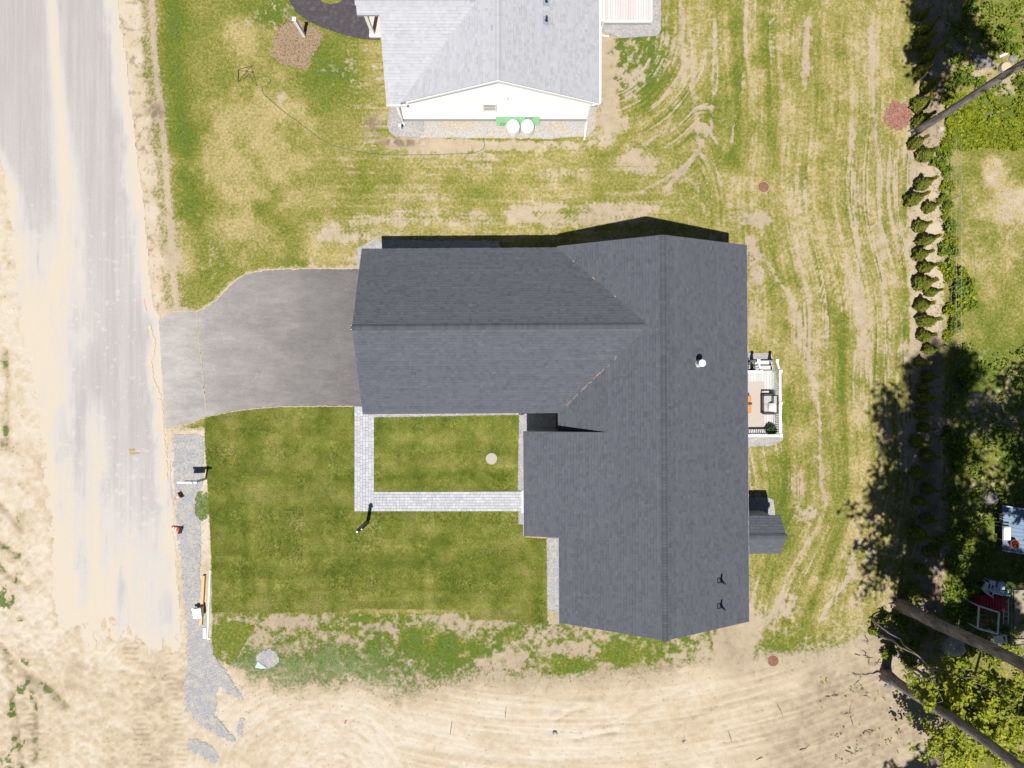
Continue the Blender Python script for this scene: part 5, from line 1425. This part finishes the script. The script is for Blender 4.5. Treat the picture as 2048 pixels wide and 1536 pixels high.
MB().box(b + Vector((-.21, -.38, .63)), b + Vector((.24, .40, .655))).build('table_frame', M_CHAIRG, tw)
for x, y in ((-.17, -.34), (.2, -.34), (-.17, .36), (.2, .36)): MB().tube([b + Vector((x, y, 0)), b + Vector((x, y, .63))], .02, 6).build('leg', M_CHAIRG, tw)
rb_ = thing('red_planter', 'round rust red planter bowl standing on the blue platform', 'planter', P(2023, 1086, .485))
b = P(2023, 1086, .487)
MB().lathe(b, [(.13, 0), (.20, .10), (.24, .26), (.21, .26), (.18, .12)], 18).build('bowl', plain('rust_red_bowl_mat', (.26, .06, .035), .6, .3, .2, 8), rb_)
q = ball(120, (.2, .2, .16)); q[:, 2] = np.abs(q[:, 2]) + .18
leaves('foliage', q + np.array(b), .07, leaf_mat('red_leaf_mat', [(0, (.12, .025, .02)), (1, (.32, .09, .05))]), rb_)
# red wood-stacked wagon
rw = thing('garden_wagon', 'red slatted garden wagon standing in the shade of the big trunk', 'wagon', P(1968, 1199))
b = P(1968, 1199); M_REDP = plain('red_paint_mat', (.38, .018, .022), .4, .4, .15, 6)
MB().box(b + Vector((-.72, -.34, .30)), b + Vector((.72, .34, .36))).build('bed', M_REDP, rw)
for s_ in (-1, 1):
    for k_ in range(3): MB().box(b + Vector((-.74, s_ * .36 - .015, .38 + k_ * .12)), b + Vector((.74, s_ * .36 + .015, .46 + k_ * .12))).build('side_slat', M_REDP, rw)
    for x in (-.5, .5): MB().tube([b + Vector((x, s_ * .40, .16)), b + Vector((x, s_ * .46, .16))], .16, 14).build('wheel', M_BLACK, rw)
for k_ in range(9): MB().box(b + Vector((-.66 + k_ * .15, -.32, .70)), b + Vector((-.57 + k_ * .15, .32, .74))).build('cover_slat', M_REDP, rw)
MB().tube([b + Vector((-.74, 0, .34)), b + Vector((-1.3, .2, .60)), b + Vector((-1.34, .2, .66))], .02, 6).build('handle', M_BLACK, rw)
# white pipe frame
fr = thing('pipe_stand', 'rectangular white pipe stand south of the red wagon', 'stand', P(1975, 1240))
zt = .85
cs = [P(1958, 1212, zt), P(1998, 1225, zt), P(1995, 1268, zt), P(1955, 1256, zt)]
for i in range(4):
    MB().tube([cs[i], cs[(i + 1) % 4]], .045, 8).build('top_rail', M_PLW, fr)
    f = cs[i].copy(); f.z = 0; MB().tube([f, cs[i] - Vector((0, 0, .03))], .04, 8).build('leg', M_PLW, fr)
for t_ in (.2, .4, .6): MB().tube([cs[3].lerp(cs[0], t_), cs[3].lerp(cs[0], t_) + Vector((.55, -.05, 0))], .015, 6).build('side_rod', M_CHAIRG, fr)
for i, (px, py, rt, lb) in enumerate(((1986, 1273, .2, 'white plastic chair at the foot of the pipe frame'), (1964, 1170, 2.6, 'white plastic chair north of the red wagon, the left one of three'), (1975, 1166, 2.9, 'white plastic chair north of the red wagon, the middle one of three'), (1989, 1168, 3.1, 'pale blue white plastic chair north of the red wagon, the right one of three'))):
    chair(lb, P(px, py), M_PLW if i < 3 else plain('pale_blue_plastic_chair_mat', (.40, .58, .66), .4, .4), rt, 'white plastic chairs in the neighbouring yard')
pdk = thing('sand_pen', 'metal edged pad of bare earth cut off by the right photo edge', 'pad', P(2060, 1230))
MB().box(P(2026, 1286, 0), P(2140, 1180, .10)).build('earth_pad', plain('pad_earth_mat', (.30, .26, .20), .95, .1, .3, 4), pdk)
for a, b_ in (((2023, 1176), (2023, 1290)), ((2023, 1176), (2140, 1176)), ((2023, 1290), (2140, 1290))): MB().tube([P(*a, .55), P(*b_, .55)], .035, 8).build('edge_rail', M_CHAIRG, pdk)
for py in (1176, 1214, 1252, 1290): MB().tube([P(2023, py, 0), P(2023, py, .55)], .025, 6).build('edge_post', M_CHAIRG, pdk)
ld = thing('white_ladder', 'pale metal ladder leaning beside the red wagon', 'ladder', P(2010, 1225))
for x in (0, .26):
    MB().tube([P(2006, 1248) + Vector((x, 0, .02)), P(2007, 1197, .5) + Vector((x, 0, 0))], .025, 6).build('side_rail', M_PLW, ld)
for k_ in range(5):
    c = P(2006, 1248).lerp(P(2007, 1197, .5), .12 + k_ * .19); MB().tube([c + Vector((.02, 0, .02)), c + Vector((.24, 0, .02))], .014, 6).build('rung', M_PLW, ld)
# shed beyond the frame that shades the yard between
shed = thing('garden_shed', 'dark roofed shed just outside the right edge, its shadow on the neighbouring yard', 'shed', P(2110, 1190))
MB().box(P(2084, 1200), P(2180, 1150, 0) + Vector((0, 0, 2.3))).build('wall', M_CHAIRG, shed)
a = P(2084, 1204, 0)
MB().prism([Vector((X(2080), Y(1206), 2.31)), Vector((X(2080), Y(1175), 3.1)), Vector((X(2080), Y(1145), 2.31))], (2.9, 0, 0)).build('roof', M_ROOFDECK, shed)
# stones
M_ROCK = plain('grey_boulder_mat', (.22, .205, .19), .9, .2, .3, 4, bump=.6)
M_ROCKP = plain('pale_boulder_mat', (.40, .36, .31), .9, .2, .25, 5, bump=.6)
def rock(name, label, px, py, rx, ry, h, mat, seed, cat='boulder', grp=None):
    r = np.random.default_rng(seed); nu, nv_ = 14, 8; vs = []
    b = hz(px, py, -.03)
    for j in range(nv_):
        ph = math.pi / 2 * j / (nv_ - 1)
        for i in range(nu):
            th = 2 * math.pi * i / nu
            k = 1 + .5 * (float(noise2(math.cos(th) * 1.3 + 3 + seed, math.sin(th) * 1.3 + ph * 1.5 + seed)) - .5) + .12 * r.normal() * .5
            vs.append(b + Vector((rx * S * math.cos(th) * math.cos(ph) ** .7 * k, ry * S * math.sin(th) * math.cos(ph) ** .7 * k, h * math.sin(ph) * (.85 + .3 * (k - .8)))))
    fs = [(j * nu + i, j * nu + (i + 1) % nu, (j + 1) * nu + (i + 1) % nu, (j + 1) * nu + i) for j in range(nv_ - 1) for i in range(nu)]
    fs.append(tuple((nv_ - 1) * nu + i for i in range(nu)))
    return tag(MB().add(vs, fs).build(name, mat), label, cat, grp)
rock('boulder', 'large grey boulder among the weeds by the upper leaning trunk', 1962, 126, 19, 15, .5, M_ROCK, 1)
rock('boulder', 'brown grey stone touching the west side of the large boulder', 1950, 118, 7, 9, .3, M_ROCK, 2)
rock('boulder', 'pale stone touching the east side of the large boulder', 1979, 130, 8, 6, .2, M_ROCKP, 3)
rock('boulder', 'flat grey stone east of the white log near the photo edge', 2026, 117, 9, 9, .2, M_ROCK, 4)
rock('boulder', 'small round white stone by the foot of the upper trunk', 1881, 258, 6, 6, .18, M_ROCKP, 5, 'stone')
rock('boulder', 'round grey boulder in the shade west of the blue platform', 1978, 996, 15, 14, .4, M_ROCK, 6)
rock('boulder', 'broad mottled grey boulder between the two lower trunks', 1903, 1288, 24, 22, .7, M_ROCKP, 7)
rock('boulder', 'small pale stone under the middle trunk', 1948, 1294, 6, 5, .2, M_ROCKP, 8, 'stone')
rock('boulder', 'grey stone at the foot of the lowest trunk', 1775, 1373, 8, 6, .15, M_ROCK, 9, 'stone')
lg = MB().tube([hz(1996, 115, .07), hz(2012, 108, .08)], .075, 10).build('birch_log', plain('birch_bark_mat', (.66, .62, .57), .8, .2, .15, 12)); tag(lg, 'short white birch log lying among the stones', 'log')
sp = thing('tree_stump', 'pale freshly cut stump beside the upper trunk', 'stump', hz(2008, 138, 0))
MB().lathe(hz(2008, 138, 0), [(.36, -.05), (.32, .12), (.30, .2)], 16).build('stump_side', M_BARKL, sp)
MB().lathe(hz(2008, 138, .202), [(.27, 0), (.25, .012), (.02, .014)], 16).build('cut_face', plain('cut_wood_mat', (.52, .38, .24), .9, .1, .25, 16), sp)
# wire fence between the yards
M_WIRE = plain('dull_wire_mat', (.34, .36, .33), .6, .4, .1, 10)
wf = thing('wire_fence', 'thin wire fence on grey posts behind the hedge row', 'fence', P(1898, 500))
for py in range(285, 700, 58):
    MB().tube([P(1897, py), P(1897, py) + Vector((0, 0, 1.05))], .018, 6).build('fence_post', M_WIRE, wf)
for z in (.2, .6, 1.0): MB().tube([P(1897, 285) + Vector((.02, 0, z)), P(1897, 695) + Vector((.02, 0, z))], .007, 4).build('wire', M_WIRE, wf)
wm = MB()
y = Y(285)
while y > Y(690):
    wm.tube([Vector((X(1897) + .02, y, .1)), Vector((X(1897) + .02, y, 1.05))], .0035, 3, cap=False); y -= .15
wm.build('wire', M_WIRE, wf, kind='stuff', label='upright wires of the fence')
# ================================================================ hedge row of young arborvitae
def arbor_mesh(seed):
    r = np.random.default_rng(seed); k = 820
    t = r.random(k) ** .8
    hgt = 1.45
    rad = .285 * (np.sin(np.clip(t * 1.15 + .18, 0, 1) * math.pi) ** .6) * (1 - t * .80) / .75
    a = r.random(k) * 6.283
    lob = 1 + .16 * np.sin(a * 5 + seed) * np.sin(t * 9 + seed)
    rr = rad * lob * (.72 + .28 * r.random(k))
    c = np.stack([rr * np.cos(a), rr * np.sin(a), .05 + t * hgt], -1)
    nrm = np.stack([np.cos(a), np.sin(a), .35 + .6 * t], -1) * 1.5
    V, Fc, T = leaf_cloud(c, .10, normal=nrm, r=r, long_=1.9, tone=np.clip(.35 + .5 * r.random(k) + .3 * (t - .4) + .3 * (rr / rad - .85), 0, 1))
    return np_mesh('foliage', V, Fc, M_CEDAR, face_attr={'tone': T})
arb = [arbor_mesh(s) for s in range(4)]
stem = MB().tube([(0, 0, -.05), (0, 0, .7)], [.035, .012], 6)
me_stem = bpy.data.meshes.new('stem'); me_stem.from_pydata(stem.v, [], stem.f); me_stem.materials.append(M_BARK)
TIPS = [(1861, 15), (1871, 41), (1866, 70), (1876, 97), (1859, 130), (1874, 161), (1861, 195), (1862, 229), (1850, 275), (1869, 299), (1867, 357), (1849, 388), (1874, 408), (1857, 446), (1873, 473), (1859, 503),
        (1871, 529), (1866, 560), (1879, 580), (1862, 606), (1874, 638), (1866, 669), (1874, 698), (1856, 726), (1871, 753), (1859, 775), (1868, 797), (1859, 828), (1864, 857), (1854, 886), (1873, 914), (1857, 951), (1874, 982), (1857, 1008), (1870, 1042), (1856, 1076), (1872, 1110), (1858, 1146), (1850, 1192)]
TIPS = [(1845, -40)] + TIPS
def pos_word(i, n_):
    return (ORD[i] + ' from the top') if i < n_ // 2 else (ORD[n_ - 1 - i] + ' from the bottom') if n_ - 1 - i < 20 else ORD[i]
vis = len(TIPS) - 1
for i, (tx, ty) in enumerate(TIPS):
    s_ = random.uniform(.78, 1.16)
    zt = 1.5 * s_
    b = P(tx, ty, zt * .8); b.z = 0
    bpx = 1024 + b.x / S; bpy_ = 768 - b.y / S
    b.z = float(ground_z(bpx, bpy_))
    if i == 0: continue
    k = i - 1
    where = 'beside the upper trunk' if 220 < ty < 300 else 'shaded by the upper tree' if ty < 220 else 'in open sun' if ty < 650 else 'in the dark tree shade'
    lab = 'cone shaped arborvitae in the row %s, %s' % (where, ('topmost of all' if k == 0 else 'bottommost of all' if k == vis - 1 else pos_word(k, vis)))
    t = thing('arborvitae', lab, 'shrub', b, 'arborvitae planted in a row along the east side of the yard')
    t.rotation_euler.z = random.uniform(0, 6.28); t.scale = (s_ * random.uniform(.85, 1.25), s_ * random.uniform(.85, 1.25), s_)
    link('foliage', arb[i % 4], t); link('stem', me_stem, t)
# ================================================================ bushes beyond the hedge
def bush_mesh(seed, k, rad, mat, size=.11):
    r = np.random.default_rng(seed)
    c = []
    for _ in range(max(4, k // 60)):
        d = ball(1, rad, r, .3)[0]; d[2] = abs(d[2]) * .8
        q = ball(60, (.26, .26, .2), r, .2) + d; c.append(q)
    c = np.concatenate(c); c[:, 2] = np.maximum(c[:, 2], .04) + .05
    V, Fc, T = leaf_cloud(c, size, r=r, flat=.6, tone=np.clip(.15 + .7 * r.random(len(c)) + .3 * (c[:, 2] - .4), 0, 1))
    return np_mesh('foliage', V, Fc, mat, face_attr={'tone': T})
bm_ = [bush_mesh(50 + i, 420, (.5, .5, .7), M_LEAF_YG if i % 2 else M_LEAF_G) for i in range(4)]
stm = MB()
for a in range(5): stm.tube([(0, 0, -.05), (.3 * math.cos(a * 1.3), .3 * math.sin(a * 1.3), .6)], [.02, .006], 5)
me_bs = bpy.data.meshes.new('stem'); me_bs.from_pydata(stm.v, [], stm.f); me_bs.materials.append(M_BARK)
BUSH = [(1885, 321, 1.0), (1892, 296, .8), (1893, 345, .7), (1897, 378, .8), (1893, 405, .8), (1892, 432, .6), (1899, 455, .9), (1904, 478, .8), (1895, 505, .9), (1893, 533, .8), (1908, 548, 1.1), (1920, 572, 1.3), (1912, 600, 1.5), (1930, 600, 1.1), (1905, 630, 1.0), (1908, 655, .9), (1901, 672, .7)]
for i, (px, py, s_) in enumerate(BUSH):
    b = hz(px - 4, py, 0)
    lab = 'leafy bright bush by the wire fence behind the hedge, ' + ('topmost' if i == 0 else 'bottommost' if i == len(BUSH) - 1 else pos_word(i, len(BUSH)))
    t = thing('bush', lab, 'bush', b, 'bushes along the wire fence')
    t.rotation_euler.z = random.uniform(0, 6.28); t.scale = (s_, s_, s_ * .9)
    link('foliage', bm_[(i * 3 + (i > 9)) % 4], t); link('stem', me_bs, t)
BUSH2 = [(1935, 20, .9, 'leafy bush at the top in the dappled shade of the upper tree'), (1968, 70, .9, 'leafy bush above the large boulder'), (2010, 70, 1.1, 'bright bush east of the shade near the top right corner'), (2022, 95, .8, 'small bright bush above the flat stone'), (1990, 95, .7, 'small bush just north of the birch log'),
         (1915, 120, .8, 'low bush west of the large boulder'), (1925, 165, .9, 'dark leafy bush on the shaded side of the upper trunk'), (1900, 205, .9, 'leafy bush close to the foot of the upper trunk'), (1960, 165, .7, 'small bush under the upper trunk'), (2044, 170, .8, 'bush at the right photo edge below the upper trunk'), (2040, 215, .9, 'bush at the right photo edge inside the weed bed'),
         (1930, 760, 1.2, 'shaded green bush behind the hedge, the upper of the ones in the dark'), (1900, 880, 1.1, 'bush lit by a gap in the shade behind the hedge'), (1930, 895, 1.0, 'sunlit yellow green bush beside the lit gap'), (1915, 930, .9, 'small bush just below the lit gap behind the hedge'), (1905, 1000, .8, 'shaded bush west of the round boulder'), (1930, 1070, 1.1, 'shaded bush west of the blue platform'), (1905, 1130, 1.2, 'shaded bush above the middle trunk'), (1935, 1180, 1.0, 'dark bush beside the red wagon'), (1880, 1090, .9, 'dark bush behind the lower end of the hedge'),
         (1795, 1235, .8, 'bright low bush beside the foot of the middle trunk'), (1765, 1232, .6, 'small sapling bush at the west tip of the thicket'), (1815, 1250, .8, 'low bush along the lower side of the middle trunk'), (1845, 1262, .7, 'small bush between the middle trunk and the broad boulder'), (1775, 1300, .8, 'bright bush directly above the foot of the lowest trunk'), (1800, 1290, .7, 'low bush among the thin saplings'), (1748, 1262, .6, 'small yellow green bush at the thicket edge'), (1820, 1320, .8, 'bush north of the lowest trunk near its foot'), (1870, 1240, .7, 'small bush overhanging the middle trunk'), (1830, 1285, .6, 'small bush west of the broad boulder')]
for i, (px, py, s_, lab) in enumerate(BUSH2):
    t = thing('bush', lab, 'bush', hz(px - 3, py, 0), 'bushes in the wild strip at the east side')
    t.rotation_euler.z = random.uniform(0, 6.28); t.scale = (s_, s_, s_ * .85)
    link('foliage', bm_[(i * 5 + i // 3) % 4], t); link('stem', me_bs, t)
# ================================================================ trees
def limb(mb, p, q, r0, r1, n=7, sag=.06, k=5):
    p, q = Vector(p), Vector(q); L = (q - p).length
    pts = [p.lerp(q, i / k) + Vector((random.gauss(0, sag), random.gauss(0, sag), random.gauss(0, sag))) * (L * .1 if 0 < i < k else 0) for i in range(k + 1)]
    mb.tube(pts, [r0 + (r1 - r0) * i / k for i in range(k + 1)], n)
    return pts
def pine(label, base, lean, hgt, r0, zc, rmax, cap, seed, dens=1.0, grp='tall pines at the east side'):
    """tall bare trunk, whorled branches with needle clumps above zc; cap(z) keeps the branches short low down"""
    r = np.random.default_rng(seed); random.seed(seed)
    b = Vector(base)
    t = thing('pine_tree', label, 'tree', b, grp)
    tr = MB(); pts, rad = [], []
    for i in range(25):
        f = i / 24; z = hgt * f
        pts.append(b + Vector((lean[0] * f + .05 * math.sin(z * .7 + seed), lean[1] * f + .05 * math.cos(z * .6 + seed), z - .1)))
        rad.append(r0 * (1 - .72 * f) * (1 + .45 * math.exp(-z * 2.2)))
    tr.tube(pts, rad, 14)
    for i in range(14):
        z = 1.5 + i * (zc - 1.5) / 14 + random.random() * .4; a = random.random() * 6.28
        f = z / hgt; p = b + Vector((lean[0] * f, lean[1] * f, z)); l = r0 + random.uniform(.05, .5)
        tr.tube([p, p + Vector((math.cos(a) * l, math.sin(a) * l, .1))], [.03, .012], 5)
    for a in range(6):
        an = a * 1.05 + seed; tr.tube([b + Vector((math.cos(an) * r0 * .6, math.sin(an) * r0 * .6, .25)), b + Vector((math.cos(an) * r0 * 2.1, math.sin(an) * r0 * 2.1, -.06))], [r0 * .38, r0 * .10], 6)
    tr.build('trunk', M_BARK, t, smooth=True)
    br = MB(); C = []
    z = zc
    while z < hgt - .3:
        f = z / hgt; p = b + Vector((lean[0] * f, lean[1] * f, z))
        shape = min(1.0, (z - zc + 1.2) / 4) * (1 - ((z - zc) / (hgt - zc)) ** 1.6)
        for _ in range(3):
            a = r.random() * 6.283
            L = rmax * shape * (.55 + .5 * r.random())
            L = min(L, cap(z, a))
            if L < .5: continue
            q = p + Vector((math.cos(a) * L, math.sin(a) * L, L * .18))
            br.tube([p, p.lerp(q, .5) + Vector((0, 0, -.05)), q], [.05, .03, .012], 5)
            for s_ in np.linspace(.35, 1, 4):
                c = p.lerp(q, s_)
                w = .30 + .32 * L * .2
                C.append(np.array(c) + ball(int(26 * dens), (w * 1.5, w * 1.5, w * .5), r, .2))
        z += .62
    br.build('branches', M_BARK, t, kind='stuff', label='whorled upper branches')
    C = np.concatenate(C)
    leaves('crown', C, .17, M_NEEDLE, t, r=r, flat=.3, long_=2.2)
    return t
def fcap(bx, by, m_=1.05, west=9.0):
    """how far a limb may reach before it would hang over the open yard"""
    def f(z, a):
        L = 9.0
        lim = 1024 * S * (1 - z / H) * m_; ly = 768 * S * (1 - z / H) * m_
        dx = math.cos(a); 
        ox = bx - lim; oy = abs(by) - ly
        if ox > 0 and dx < 0: L = min(L, max(ox / -dx, .0))
        elif ox <= 0: L = min(L, .3)
        if oy > 0 and ox < 0: L = 3.0
        return min(L, 6.0, west / max(-dx, .05) if dx < 0 else 6.0)
    return f
b1 = P(1829, 263); pine('tall bare trunked pine leaning outward by the reddish mulch patch, the uppermost trunk', b1, (.3, .1, 0), 24, .20, 9.5, 4.2, fcap(b1.x, b1.y, west=1.3), 1)
b2 = P(1800, 1209); pine('tall bare trunked pine rising from the shade, middle of the three large trunks', b2, (.3, 1.2, 0), 34, .31, 11, 5.4, fcap(b2.x, b2.y, west=2.6), 2, 1.3)
b3 = P(1770, 1347); pine('tall pine with flared roots on the bare dirt, lowest of the three large trunks', b3, (.4, 1.1, 0), 27, .27, 12.5, 4.4, fcap(b3.x, b3.y, west=3.4), 3)
b4 = P(1800, 1775); pine('pine standing below the photo frame whose shadow falls on the dirt', b4, (0, 0, 0), 17, .22, 9, 3.2, lambda z, a: 9, 4)
b5 = P(2085, 1085); pine('pine standing just right of the photo frame, shading the neighbouring yard', b5, (0, 0, 0), 28, .25, 8, 5.4, fcap(b5.x, b5.y, 1.02), 5, 1.8)
b6 = P(2150, 1330); pine('second pine right of the photo frame, beyond the white pipe frame', b6, (0, 0, 0), 21, .25, 7, 4.4, fcap(b6.x, b6.y, 1.02), 6)
b7 = P(1932, 1440); pine('slim pine with its foot hidden under the yellow green crown near the bottom right corner', b7, (.3, .5, 0), 23, .10, 13.0, 4.0, fcap(b7.x, b7.y, west=1.2), 7, 1.8)
random.seed(11)
def broadleaf(label, base, top, stems, cc, crad, k, seed, mat, size=.14):
    r = np.random.default_rng(seed)
    t = thing('broadleaf_tree', label, 'tree', base, 'thin broadleaf trees at the lower right')
    tr = MB(); ends = []
    for (bx, by), (ex, ey, ez), rr in stems:
        ends += limb(tr, hz(bx, by, -.05), P(ex, ey, ez), rr, rr * .35, 8, .12, 7)
    cc = Vector(cc)
    C = []; L = []
    for i in range(46):
        d = ball(1, crad, r, .45)[0]; c = cc + Vector(d)
        s = sorted([e_ for e_ in ends if e_.z > .6 * cc.z], key=lambda e_: (e_ - c).length)[random.randrange(2)]
        limb(tr, s, c, .025, .008, 5, .2, 4)
        for _ in range(3):
            e = c + Vector(r.normal(0, .38, 3)); tr.tube([c, e], [.009, .004], 4)
            C.append(np.array(e) + ball(k // 90, (.36, .36, .24), r, .1))
    tr.build('trunk', M_BARKL, t, smooth=True)
    C = np.concatenate(C)
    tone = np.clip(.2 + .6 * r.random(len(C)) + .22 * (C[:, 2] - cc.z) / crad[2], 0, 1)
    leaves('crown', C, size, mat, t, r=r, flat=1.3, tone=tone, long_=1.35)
broadleaf('slender broadleaf tree with yellow green leaves above the lowest trunk, the nearer crown', hz(1753, 1263, 0), None, [((1753, 1263), (1880, 1345, 4.3), .07), ((1740, 1233), (1840, 1315, 3.6), .055)], P(1928, 1388, 4.3), (2.1, 1.3, 1.0), 3000, 31, M_LEAF_YG)
broadleaf('slender broadleaf tree with yellow green leaves filling the bottom right corner', hz(1812, 1332, 0), None, [((1812, 1332), (1990, 1432, 4.9), .085), ((1820, 1338), (1960, 1452, 4.4), .06)], P(2012, 1440, 4.9), (2.3, 1.5, 1.2), 3600, 32, M_LEAF_YG)
broadleaf('low leafy sapling hanging below the lowest trunk at the bottom edge', hz(1850, 1450, 0), None, [((1850, 1450), (1900, 1490, 2.6), .04)], P(1905, 1492, 2.6), (1.15, 1.25, .8), 1500, 33, M_LEAF_YG, .13)
# ================================================================ fallen twigs on the dirt
TW = ['short dark twig near the upper edge of the thicket', 'long thin twig lying east to west above the dirt slope', 'forked twig just south of the upper thicket edge', 'curved twig on the dirt west of the pale root', 'tiny dark twig farthest west of the pale root', 'short upright twig on the dirt below the pale root', 'forked twig on the dirt north of the bottom tree shadow', 'short twig at the bottom edge of the photo on pale sand', 'small dark twig on the sand below the roof ridge end', 'faint twig on the sand east of the bent stake', 'twig on the dirt pointing at the pale root', 'twig touching the west edge of the thicket', 'twig near the bottom edge on the tan dirt', 'twig near the bottom edge on the pale sand', 'small twig just below the west end of the pale root', 'long bare branch overlapping the middle trunk']
M_TWIG = plain('twig_mat', (.10, .075, .06), .95, .1, .3, 20)
for i, (x0, y0, x1, y1) in enumerate(((1730, 1270, 1736, 1288), (1710, 1308, 1745, 1315), (1724, 1300, 1738, 1330), (1702, 1380, 1740, 1395), (1688, 1427, 1702, 1424), (1700, 1432, 1704, 1447), (1725, 1467, 1750, 1460), (1512, 1520, 1524, 1514), (1365, 1484, 1372, 1480), (1650, 1392, 1675, 1386), (1705, 1345, 1732, 1352), (1760, 1318, 1748, 1330), (1690, 1500, 1712, 1508), (1600, 1500, 1620, 1490), (1718, 1360, 1706, 1370), (1850, 1225, 1884, 1200))):
    mb = MB(); p, q = hz(x0, y0, .03), hz(x1, y1, .05)
    pts = limb(mb, p, q, .022, .008, 5, .8, 5)
    for _ in range(2):
        s = random.choice(pts[1:-1]); mb.tube([s, s + Vector((random.gauss(0, .22), random.gauss(0, .22), .06))], [.01, .004], 4)
    tag(mb.build('fallen_twig', M_TWIG), TW[i], 'twig', 'fallen twigs on the dirt')
rt = MB(); limb(rt, hz(1770, 1346, .12), hz(1724, 1348, .03), .10, .03, 8, .3, 6); limb(rt, hz(1768, 1352, .1), hz(1776, 1372, .02), .09, .03, 8, .2, 4)
tag(rt.build('surface_root', M_BARKL, smooth=True), 'pale bare root running west from the foot of the lowest trunk', 'root')

# ================================================================ grass blades and weeds
def blades(name, label, px, py, z, hue_, length, width, nb, mat, sd=.2):
    k = len(px); r = rng
    base = np.stack([X(px), Y(py), z], -1)[:, None, :]
    a = r.random((k, nb)) * 6.283; tilt = .35 + .75 * r.random((k, nb)); L = length * (.6 + .8 * r.random((k, nb)))
    off = np.stack([r.normal(0, .035, (k, nb)), r.normal(0, .035, (k, nb)), np.zeros((k, nb))], -1)
    p = base + off
    d = np.stack([np.cos(a) * np.sin(tilt), np.sin(a) * np.sin(tilt), np.cos(tilt)], -1) * L[..., None]
    s = np.stack([-np.sin(a), np.cos(a), np.zeros_like(a)], -1) * width * (.6 + .8 * r.random((k, nb)))[..., None]
    V = np.stack([p - s, p + s, p + d], 2).reshape(-1, 3)
    Fc = np.arange(k * nb * 3).reshape(-1, 3)
    T = np.repeat(hue_ + r.normal(0, sd, k), nb) + r.normal(0, .08, k * nb)
    return tag(link(name, np_mesh(name, V, Fc, mat, face_attr={'tone': np.clip(T, 0, 1)})), label, kind='stuff')
n = N('grass_blade_mat')
M_BLADE = n.done(n.scale(n.ramp(n.attr('tone'), GRASS), 1.3), .7, .15)
n = N('sod_blade_mat')
M_SODB = n.done(n.ramp(n.attr('tone'), [(0, (.075, .105, .012)), (.35, (.15, .178, .025)), (.65, (.232, .23, .05)), (1, (.37, .325, .125))]), .7, .15)
K = 330000
qx, qy = rng.uniform(-20, 2070, K), rng.uniform(-20, 1556, K)
cv_ = at_px(cov, qx, qy); hu_ = at_px(hue, qx, qy); ba = at_px(BARE, qx, qy)
kq = (rng.random(K) < (cv_ ** 1.3) * .62) & ~ba
qx, qy, hu_ = qx[kq], qy[kq], hu_[kq]
blades('grass', 'thin grass growing in patches over the yard', qx, qy, ground_z(qx, qy), hu_, .075, .011, 3, M_BLADE)
K = 130000
qx, qy = rng.uniform(405, 1100, K), rng.uniform(810, 1250, K)
kq = inside(qx, qy, LAWN) | inside(qx, qy, ISLAND)
qx, qy = qx[kq], qy[kq]
t_ = .45 + 1.2 * (fbm(qx / 36, qy / 26, 81, 3) - .5) + .5 * (fbm(qx / 12, qy / 12, 82, 3) - .5) + .36 * (fbm(qx / 400, qy / 22, 83, 1) - .5) + .36 * (fbm(qx / 22, qy / 400, 90, 1) - .5)
blades('lawn_grass', 'dense short blades of the sod lawn', qx, qy, np.full(len(qx), .018), t_, .055, .010, 3, M_SODB, .08)
# rank weeds
K = 16000
qx, qy = rng.uniform(1886, 2060, K), rng.uniform(190, 302, K)
kq = (qy < 300 - 22 * fbm(qx / 16, qy * 0 + 3, 91) + 10) & (qx > 1888 + 10 * rng.random(K)) & (fbm(qx / 22, qy / 22, 84) > .36) & ~((np.hypot((qx - 2020) / 40, (qy - 190) / 26) < 1))
c = np.stack([X(qx[kq]), Y(qy[kq]), .05 + .3 * rng.random(kq.sum()) * fbm(qx[kq] / 14, qy[kq] / 14, 85)], -1)
leaves('weeds', c, .12, M_LEAF_YG, None, flat=.8, label='bed of rank bright weeds below the upper leaning trunk', kind='stuff', tone=np.clip(.1 + .7 * rng.random(len(c)) + .5 * (fbm(qx[kq] / 12, qy[kq] / 12, 86) - .5), 0, 1))
K = 22000
qx, qy = rng.uniform(1884, 2060, K), rng.uniform(-10, 1300, K)
d_ = np.where(qy < 200, .55, np.where(qy > 690, .62, 0.0)) * (fbm(qx / 26, qy / 26, 87) > .50)
kq = (rng.random(K) < d_) & ~((qx > 1985) & (qy > 1005) & (qy < 1120)) & ~((qx > 2015) & (qy > 1165) & (qy < 1300))
c = np.stack([X(qx[kq]), Y(qy[kq]), .03 + .22 * rng.random(kq.sum())], -1)
leaves('weeds', c, .11, M_LEAF_G, None, flat=.8, label='scattered green weeds in the wild strip and the tree shade', kind='stuff')
K = 9000
qx, qy = rng.uniform(1740, 2050, K), rng.uniform(1225, 1540, K)
kq = (qx + (qy - 1225) * -.7 > 1752) & (fbm(qx / 20, qy / 20, 88) > .5) & (rng.random(K) < .6)
c = np.stack([X(qx[kq]), Y(qy[kq]), .03 + .25 * rng.random(kq.sum())], -1)
leaves('weeds', c, .11, M_LEAF_YG, None, flat=.8, label='low weeds under the trees at the lower right', kind='stuff')
K = 1500
qx, qy = rng.uniform(1640, 1800, K), rng.uniform(1350, 1530, K)
kq = fbm(qx / 12, qy / 12, 89) > .66
c = np.stack([X(qx[kq]), Y(qy[kq]), .03 + .06 * rng.random(kq.sum())], -1)
leaves('weeds', c, .07, M_LEAF_G, None, flat=.8, label='small seedlings on the bare dirt', kind='stuff')
